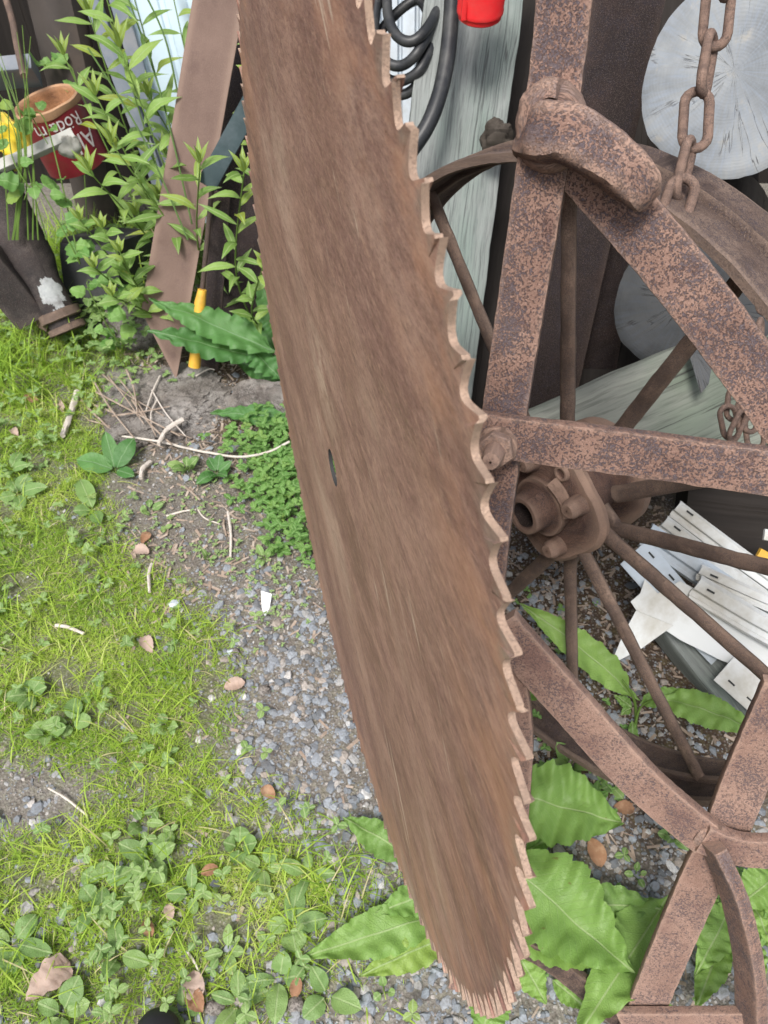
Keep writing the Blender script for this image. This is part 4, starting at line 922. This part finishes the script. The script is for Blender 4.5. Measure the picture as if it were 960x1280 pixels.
# rosettes and seedlings
GRP='small broadleaf weeds in the grass'
def rosette(px,py,spec,label,mat='plantain',kind='oval',h=.02,name='broadleaf_weed',group=GRP,tone=None):
    c=G(px,py); L=[]
    for a,l,w_,hh in spec:
        a=R_(a); d=V((math.cos(a),math.sin(a),0)); B=c+d*.006+V((0,0,h*.4)); T=c+d*l+V((0,0,hh)); L.append((B,T,w_,dict(tone=tone if tone is not None else random.uniform(.2,.8),arch=random.uniform(.05,.25))))
    st=[([c-V((0,0,.004)),B0[0].lerp(B0[1],.35)],.0012) for B0 in L]
    return plant(name,label,'weed',c,L,mat,kind,group,st)
def rnd(n,l,w_,z=.02): return [(360*i/n+random.uniform(-25,25),l*random.uniform(.6,1.15),w_*random.uniform(.7,1.15),z*random.uniform(.4,1.6)) for i in range(n)]
SP_=[(40,870-0,6,.05,.028),(90,905,4,.045,.028),(300,1060,4,.04,.028),(190,1075,5,.05,.03),(130,1105,4,.05,.03),(210,920-660+650,3,.03,.02),(240,1120,4,.035,.022),(365,1160,4,.05,.034),(410,1245,3,.05,.036),(150,1195,4,.045,.026),(80,1268,5,.055,.03),(300,1255,6,.045,.024),(20,1180,5,.06,.03),(330,1085,5,.04,.022),(350,1225,4,.05,.028),(180,1030,3,.035,.02),(60,920,5,.04,.026),(25,620,5,.06,.035),(15,650-60,4,.06,.03),(285,1190,4,.03,.02),(480,1240,3,.02,.012),(230,1265,4,.03,.02),(120,1130,3,.04,.025),(385,1095,4,.04,.022)]
WH=['in the left-hand grass','among the mid-left tufts','by the lower gravel','in the lower left grass','near the bottom edge']
uniq=set()
for i,(x,y,n,l,w_) in enumerate(SP_):
    if y<800: near='beside the twigs at the left edge'
    else:
        near=('far left' if x<110 else 'left' if x<220 else 'middle' if x<330 else 'right')+' of the grass, '+('upper' if y<960 else 'centre' if y<1110 else 'lower' if y<1210 else 'bottom')+' part'
    lb='%s-leaved %s weed at the %s'%({3:'three',4:'four',5:'five',6:'six'}[n],'broad' if w_>.025 else 'small',near)
    k=2
    while lb in uniq: lb=lb.replace(' weed',' weed, %s one,'%('lower' if k==2 else 'smaller'),1); k+=1
    uniq.add(lb)
    rosette(x,y,rnd(n,l,w_),lb,tone=None)
rosette(145,590,[(170,.09,.05,.03),(60,.075,.045,.05),(-30,.06,.03,.02),(110,.08,.035,.06)],'broad plantain with dull leaves beside the dead twigs','thistle_deep')
rosette(118,640,[(120,.09,.04,.03),(-60,.06,.03,.02),(200,.04,.03,.02)],'drooping plantain left of the bare soil','plantain')
rosette(272,595,rnd(8,.055,.026,.03),'star-shaped seedling with purple-green leaves on the bare soil','thistle_deep','oval',.03,name='seedling',group='seedlings on the bare soil')
rosette(235,590,rnd(6,.04,.022,.03),'pale seedling left of the star-shaped seedling','plantain','oval',.03,name='seedling',group='seedlings on the bare soil')
rosette(188,640,rnd(4,.032,.018,.02),'tiny four-leaved seedling below the twigs','plantain','oval',.02,name='seedling',group='seedlings on the bare soil')
rosette(330,700,rnd(5,.026,.014,.02),'small seedling by the saw edge above the white shard','plantain','oval',.02,name='seedling',group='seedlings on the bare soil')
rosette(262,700,rnd(4,.018,.010,.02),'tiny seedling on the grit in the middle of the bare soil','plantain','oval',.02,name='seedling',group='seedlings on the bare soil')
rosette(712,960,rnd(7,.045,.026,.05),'bright seedling behind the upper saw teeth, above the thistle','plantain','oval',.04,name='seedling',group='seedlings in the gravel')
rosette(762,985,rnd(6,.03,.02,.03),'small seedling left of the diagonal lower bar','plantain','oval',.03,name='seedling',group='seedlings in the gravel')
rosette(742,1000,rnd(6,.03,.018,.02),'small seedling at the thistle leaf tip','ivy','round',.02,name='seedling',group='seedlings in the gravel')
rosette(838,1048,rnd(6,.035,.016,.03),'bright green seedling below the diagonal lower bar','plantain','oval',.02,name='seedling',group='seedlings in the gravel')
rosette(795,1096,rnd(4,.018,.01,.02),'tiny seedling on the dark gravel','plantain','oval',.02,name='seedling',group='seedlings in the gravel')
rosette(668,870,rnd(5,.05,.03,.06),'green weed peeping out right of the saw teeth','thistle','oval',.04,name='seedling',group='seedlings in the gravel')
# clover-like ground cover
def cover(n,L,lmin,lmax,name,label,mat,zmax=.03):
    pts=sample(n,L,reg=(-60,200,1020,1340)); m=MB()
    for x,y in pts:
        k=3; z=uz(x,y)+random.uniform(.004,zmax); a0=random.uniform(0,6.28); t=random.uniform(.2,.85)
        for q in range(k):
            a=a0+q*2.09; l=random.uniform(lmin,lmax); B=V((x,y,z)); d=V((math.cos(a),math.sin(a),random.uniform(-.2,.4))); T=B+d*l
            leaf(m,B,T,l*.75,'oval',tone=t,nu=4,arch=.1,up=(0,0,1))
    o=m.build(name,mat,origin=(0,0,0),angle=180); tag(o,label,'ground cover',kind='stuff')
cover(420,[(350,590,38,50,1.3),(365,660,28,40,1.),(330,560,30,20,.5),(365,540,20,20,.8)],.011,.020,'chickweed','bright green chickweed mat beside the saw edge','ivy',.05)
cover(520,[(140,320,45,60,1.2),(160,400,40,40,1.),(120,270,30,40,.8)],.014,.028,'leafy_undergrowth','leafy undergrowth between the iron pipe and the flat bar','plantain',.10)
cover(260,[(330,720,60,60,.5),(200,690,50,50,.3),(250,640,60,50,.4),(345,760,30,30,.5)],.004,.008,'tiny_sprouts','scattered tiny green sprouts on the soil','plantain',.01)
cover(520,[(60,440,110,60,1.),(150,850,180,150,.25),(250,1130,200,120,.35),(60,700,100,120,.3),(120,400,60,50,1.),(20,560,70,60,.6),(240,1250,200,60,.2),(100,1150,160,80,.15),(140,500,30,60,.5)],.008,.018,'low_weeds','low leafy weeds along the left edge and below the pipe','plantain',.05)
cover(160,[(700,960,60,60,.7),(640,1140,60,90,.4),(930,1130,60,90,.3),(690,790,40,40,.3)],.006,.012,'gravel_sprouts','small sprouts between thistle leaves and gravel','ivy',.02)
# narrow-leaved willowherbs
def herb(base,top,nleaf,l,w_,label,mat='willow',bow=.05,name='willowherb',start=.15,group='tall narrow-leaved weeds',tone=None):
    l*=1.2; w_*=1.15; nleaf=int(nleaf*1.2)
    B=V(base);T=V(top); mid=(B+T)/2+V((random.uniform(-bow,bow),random.uniform(-bow,bow),0)); P=curve([B,mid,T],12); L=[]
    for i in range(nleaf):
        t=start+(1-start)*i/nleaf; f=t*(len(P)-1); p=P[int(f)].lerp(P[min(int(f)+1,len(P)-1)],f%1); a=i*2.4+random.uniform(-.4,.4); ll=l*(1.1-.45*t)*random.uniform(.75,1.2)
        d=V((math.cos(a),math.sin(a)*.8,random.uniform(.0,.75))).normalized()
        L.append((p,p+d*ll,w_*random.uniform(.8,1.2),dict(tone=tone if tone is not None else random.uniform(.2,.98),arch=random.uniform(.05,.35))))
    for q in range(4):
        a=q*1.6; L.append((P[-1],P[-1]+V((math.cos(a)*.4,math.sin(a)*.4,.8)).normalized()*l*.5,w_*.6,dict(tone=.9)))
    return plant(name,label,'weed',B,L,mat,'narrow',group,[([B,mid,T],.0028)])
def gy(x,y_): return V((x,y_,0))
hb=[((-.50,1.93),(112,20,1.92),22,.11,.021,'tall willowherb farthest left, in front of the grey rails'),((-.47,1.96),(160,-30,1.95),20,.11,.020,'tall willowherb rising past the left half of the pale sheet'),((-.42,1.95),(215,-10,1.98),16,.10,.018,'tall willowherb in front of the right half of the pale sheet'),((-.50,1.90),(80,70,1.85),14,.09,.018,'shorter willowherb leaning left over the paint tin'),((-.44,1.88),(185,120,1.85),20,.10,.020,'bushy willowherb low in front of the pale sheet'),((-.46,1.86),(140,180,1.80),20,.10,.020,'low willowherb beside the iron pipe'),((-.40,1.90),(205,190,1.86),16,.09,.018,'low willowherb against the leaning flat bar'),((-.53,1.90),(120,120,1.86),18,.10,.020,'dense willowherb between tin and pale sheet')]
hb+=[((-.45,1.90),(150,60,1.80),18,.12,.024,'broad-leaved willowherb in the middle of the clump'),((-.48,1.92),(128,-20,1.84),20,.12,.024,'tall pale willowherb between the rails and the sheet'),((-.41,1.87),(200,250,1.84),16,.10,.022,'short bushy willowherb at the left side of the flat bar'),((-.50,1.86),(112,215,1.82),16,.10,.022,'low willowherb above the creeper'),((-.44,1.86),(170,270,1.86),16,.09,.02,'lowest willowherb of the clump')]
for (x,y_),(a,b,d),n,l,w_,lb in hb:
    if a>=165: y_+=.17; d+=.14; x+=.02
    n=int(n*.85); w_*=.85
    herb(gy(x,y_),U(a,b,d),n,l,w_,lb)
herb(G(280,420),U(250,205,1.66),8,.09,.016,'narrow-leaved weed between the flat bar and the saw',start=.5)
herb(G(330,430),U(305,215,1.62),14,.085,.017,'leafy weed tucked against the left edge of the saw',start=.4)
herb(G(345,440),U(322,10,1.75),14,.07,.015,'tall weed rising behind the upper left edge of the saw',start=.5)
herb(G(340,420),U(330,330,1.6),10,.06,.018,'short weed behind the saw above the dark lobed weed',start=.2)
for k_,(x_,a_,b_,w0) in enumerate(((-.55,100,275,'leftmost'),(-.52,128,285,'second'),(-.50,118,335,'third'),(-.48,150,315,'fourth'),(-.47,140,370,'rightmost'))):
    herb(V((x_,1.80,0)),U(a_,b_,1.86),12,.065,.019,w0+' of the short leafy weeds hiding the black box',group='short weeds in front of the black box')
# thin bare stalks crossing the pale sheet
for i,(a,b) in enumerate((((150,-30),(240,280)),((175,-20),(225,130)),((110,60),(235,300)))):
    tube('weed_stalk',[U(a[0],a[1],1.88),U((a[0]+b[0])/2+6,(a[1]+b[1])/2-8,1.86),U(b[0],b[1],1.9)],.0022,'stem_dark',['longest','short upper','lowest'][i]+' thin bare green stalk crossing the pale sheet','stalk',group='bare stalks over the pale sheet',k=7)
# round-leaved creeper
def creeper(pts,n,l,label,group='round-leaved creepers over the scrap'):
    P=curve(pts,10); L=[]
    for i in range(n):
        p=P[int(i/n*(len(P)-1))]; a=random.uniform(0,6.28); d=V((math.cos(a),math.sin(a)*.6,random.uniform(-.3,.5))).normalized(); ll=l*random.uniform(.7,1.25)
        q=p+d*ll*.4; L.append((q,q+d*ll,ll*.95,dict(kind='round',tone=random.uniform(.2,.9),nu=10)))
    plant('creeper',label,'weed',P[0],L,'ivy','round',group,[(pts,.002)])
creeper([U(40,240,1.9),U(15,195,1.88),U(10,130,1.9)],7,.035,'creeper trailing over the yellow jug')
creeper([U(100,330,1.93),U(80,290,1.90),U(45,230,1.88),U(30,250,1.87)],12,.042,'creeper sprawling over the upper end of the iron pipe')
creeper([U(100,330,1.93),U(60,160,1.92),U(40,145,1.92),U(60,180,1.9)],9,.036,'creeper leaves hanging in front of the paint tin')
creeper([U(110,300,2.2),U(95,100,2.2),U(60,80,2.2),U(30,85,2.18)],12,.045,'creeper leaves behind the paint tin')
creeper([U(150,430,2.05),U(130,400,2.0),U(110,350,1.95),U(175,395,1.98)],18,.036,'low creeper right of the iron pipe end')
# long thin grass stems at upper left
m=MB()
for i in range(12):
    a=random.uniform(-10,40); b=random.uniform(10,70); m.sweep(curve([U(a+20,300,1.95),U((a+b)/2,180,1.88),U(a,random.uniform(20,140),1.85)],8),circ(.002,5),(0,0,1),scale=[1-.6*k/16 for k in range(17)])
tag(m.build('grass_tuft','stem',origin=G(20,330)),'thin upright grass stems in front of the yellow jug','grass tuft')
# ------------------------------------------------------------------ twigs, leaves, shards
TW=[((97,490),(78,545),.009,'twig_pale','thick bleached stick at the left edge of the bare soil'),((228,525),(198,555),.007,'twig_pale','pale stick end pointing up beside the flat stone'),((188,578),(176,598),.006,'twig_pale','short pale stick stub below the flat stone'),
((285,640),(288,698),.0035,'twig_pale','straight pale twig on the soil near the chickweed'),((280,650),(283,670),.003,'twig','thin broken twig lying along the straight pale twig'),((190,705),(187,740),.004,'twig_pale','upright pale twig piece above the grass patch'),((208,645),(245,637),.0025,'twig_pale','thin pale twig above the grit'),
((246,634),(275,655),.002,'twig_pale','thin bent twig right of the tiny seedling'),((70,782),(105,792),.004,'twig_pale','short pale twig in the left grass'),((222,605),(250,625),.003,'twig','brown twig between the two seedlings'),
((100,500),(190,540),.003,'twig','long brown twig crossing below the flat stone'),((120,490),(225,545),.0025,'twig','curved brown twig in the tangle'),((150,475),(195,545),.002,'twig','upright brown twig in the tangle'),((165,500),(215,556),.0028,'twig','dark twig at the right of the tangle'),((110,525),(205,560),.002,'twig','lowest brown twig of the tangle'),((135,470),(180,530),.002,'twig','thin leaning twig at the top of the tangle'),((196,500),(190,535),.002,'twig_pale','pale sliver in the tangle'),((245,470),(268,462),.002,'twig_pale','pale straw by the yellow handle'),((305,455),(315,500),.003,'twig','brown twig by the dark rounded stone'),((110,1020),(60,985),.0022,'twig_pale','long pale straw at the left bare patch'),((235,1190),(262,1265),.002,'twig_pale','pale straw in the bottom grass'),((690,905),(770,915),.003,'twig','brown twig behind the lower diagonal bar'),((748,870+110),(770,990),.0025,'twig_pale','white straw scrap by the wheel rim')]
for k_,(a_,b_) in enumerate((((128,468),(205,520)),((118,478),(168,548)),((158,462),(172,520)),((190,488),(232,545)),((140,520),(212,508)),((105,505),(150,548)),((172,530),(240,548)),((200,470),(182,515)))):
    TW.append((a_,b_,.0018+.0006*(k_%3),('twig','twig_pale')[k_%4==3],'%s thin twig of the dry tangle on the flat stone'%('first top-left|second, steepest left|third, near upright|fourth, falling right|fifth, nearly level|sixth, far left|seventh, lowest right|eighth, leaning left'.split('|')[k_])))
for a,b,r,mt,lb in TW:
    onst=.028 if 110<a[0]<330 and a[1]<530 else 0
    A=G(*a,r+onst);B=G(*b,r+onst*.8+random.uniform(0,.012)); Mi=(A+B)/2+V((random.uniform(-.01,.01),random.uniform(-.01,.01),.004))
    m=MB(); P=curve([A,Mi,B],8); m.sweep(P,circ(r,8),(0,.1,1),r*.18,120,scale=[1-.3*i/len(P) for i in range(len(P))]); tag(m.build('twig',mt),lb,'twig','twigs and straws on the soil')
m=MB(); P=curve([G(150,545,.01),G(200,552,.02),G(232,560,.012),G(262,566,.02),G(300,571,.03),G(335,565,.04),G(362,552,.05)],8); m.sweep(P,circ(.0028,8),(0,.1,1),.0004,60); tag(m.build('dry_stalk','twig_pale'),'long curved pale stalk running under the saw edge','stalk')
DL=[((40,498),.022,'deadleaf','rust-brown dead leaf at the left edge near the stick'),((75,508),.022,'deadleaf_pale','curled tan dead leaf beside the stick'),((182,672),.016,'deadleaf','orange-brown dead leaf tip above the grass'),((176,688),.02,'deadleaf_pale','cream dead leaf below the tiny seedling'),((184,805),.020,'deadleaf_pale','pinkish dead leaf in the middle grass'),((293,856),.020,'deadleaf_pale','pale tan leaf at the edge of the gravel'),((335,990),.016,'deadleaf','narrow rusty leaf standing in the gravel edge'),((243,1235),.024,'deadleaf_pale','pinkish dead leaf near the bottom edge'),((244,1250),.020,'deadleaf','orange half of a dead leaf near the bottom edge'),((60,1225),.034,'deadleaf_pale','large folded tan dead leaf at the lower left'),((185,1160),.014,'deadleaf','small brown dead leaf in the lower grass'),((212,1140),.013,'deadleaf_pale','small peach dead leaf in the lower grass'),((262,1088),.014,'deadleaf','small orange leaf in the centre grass'),((745,1065),.022,'deadleaf','crumpled brown dead leaf between the thistle leaves'),((780,1010),.018,'deadleaf','brown dead leaf under the diagonal lower bar'),((370,1235),.014,'deadleaf','brown leaf bit by the lower gravel'),((18,540),.016,'deadleaf_pale','small brown leaf at the left edge of the grass')]
for (x,y),s_,mt,lb in DL:
    c=G(x,y,.012 if y<1000 or x<600 else .01); a=random.uniform(0,6.28); d=V((math.cos(a),math.sin(a),random.uniform(-.1,.25)))*s_
    m=MB(); leaf(m,c-d,c+d,s_*1.25,'round' if s_>.03 else 'oval',arch=random.uniform(.1,.5),nu=14,wave=.22,cup=.5); tag(m.build('dead_leaf',mt,angle=180),lb,'dead leaf','dead leaves on the ground')
m=MB(); P=[G(326,738,.012),G(340,742,.014),G(337,760,.006),G(331,772,.006),G(327,758,.01)]; m.poly(P,(0,0,1),.004); tag(m.build('white_shard','stub',bevel=.0008),'white plastic shard on the soil below the chickweed','shard')
for i,((x,y),s_,lb) in enumerate((((219,755),(.012,.009,.006),'small pale blue stone in the grass tuft'),((290,815),(.010,.006,.005),'white pebble at the upper edge of the gravel'),((210,731),(.009,.006,.005),'grey pebble above the pale blue stone'),((293,985-170),(.012,.008,.006),'pinkish pebble beside the white pebble'),((268,990+270),(.014,.010,.008),'grey pebble in the bottom grass'),((598,1085),(.012,.01,.008),'pebble behind the saw'),((330,862),(.012,.010,.008),'grey stone at the edge of the grass'),((370,1255),(.012,.010,.008),'pale stone at the bottom right of the grass'))):
    if x==598: continue
    blob('stone',G(x,y,.006),s_,'bluewhite' if i in(0,1) else 'rock',lb,'stone',.4,3,i,group='single stones on the ground',sub=10)
blob('shoe',G(190,1342,.03),(.042,.075,.04),'shoe','toe of a black shoe at the bottom edge','shoe',.06,2,1,sub=20)
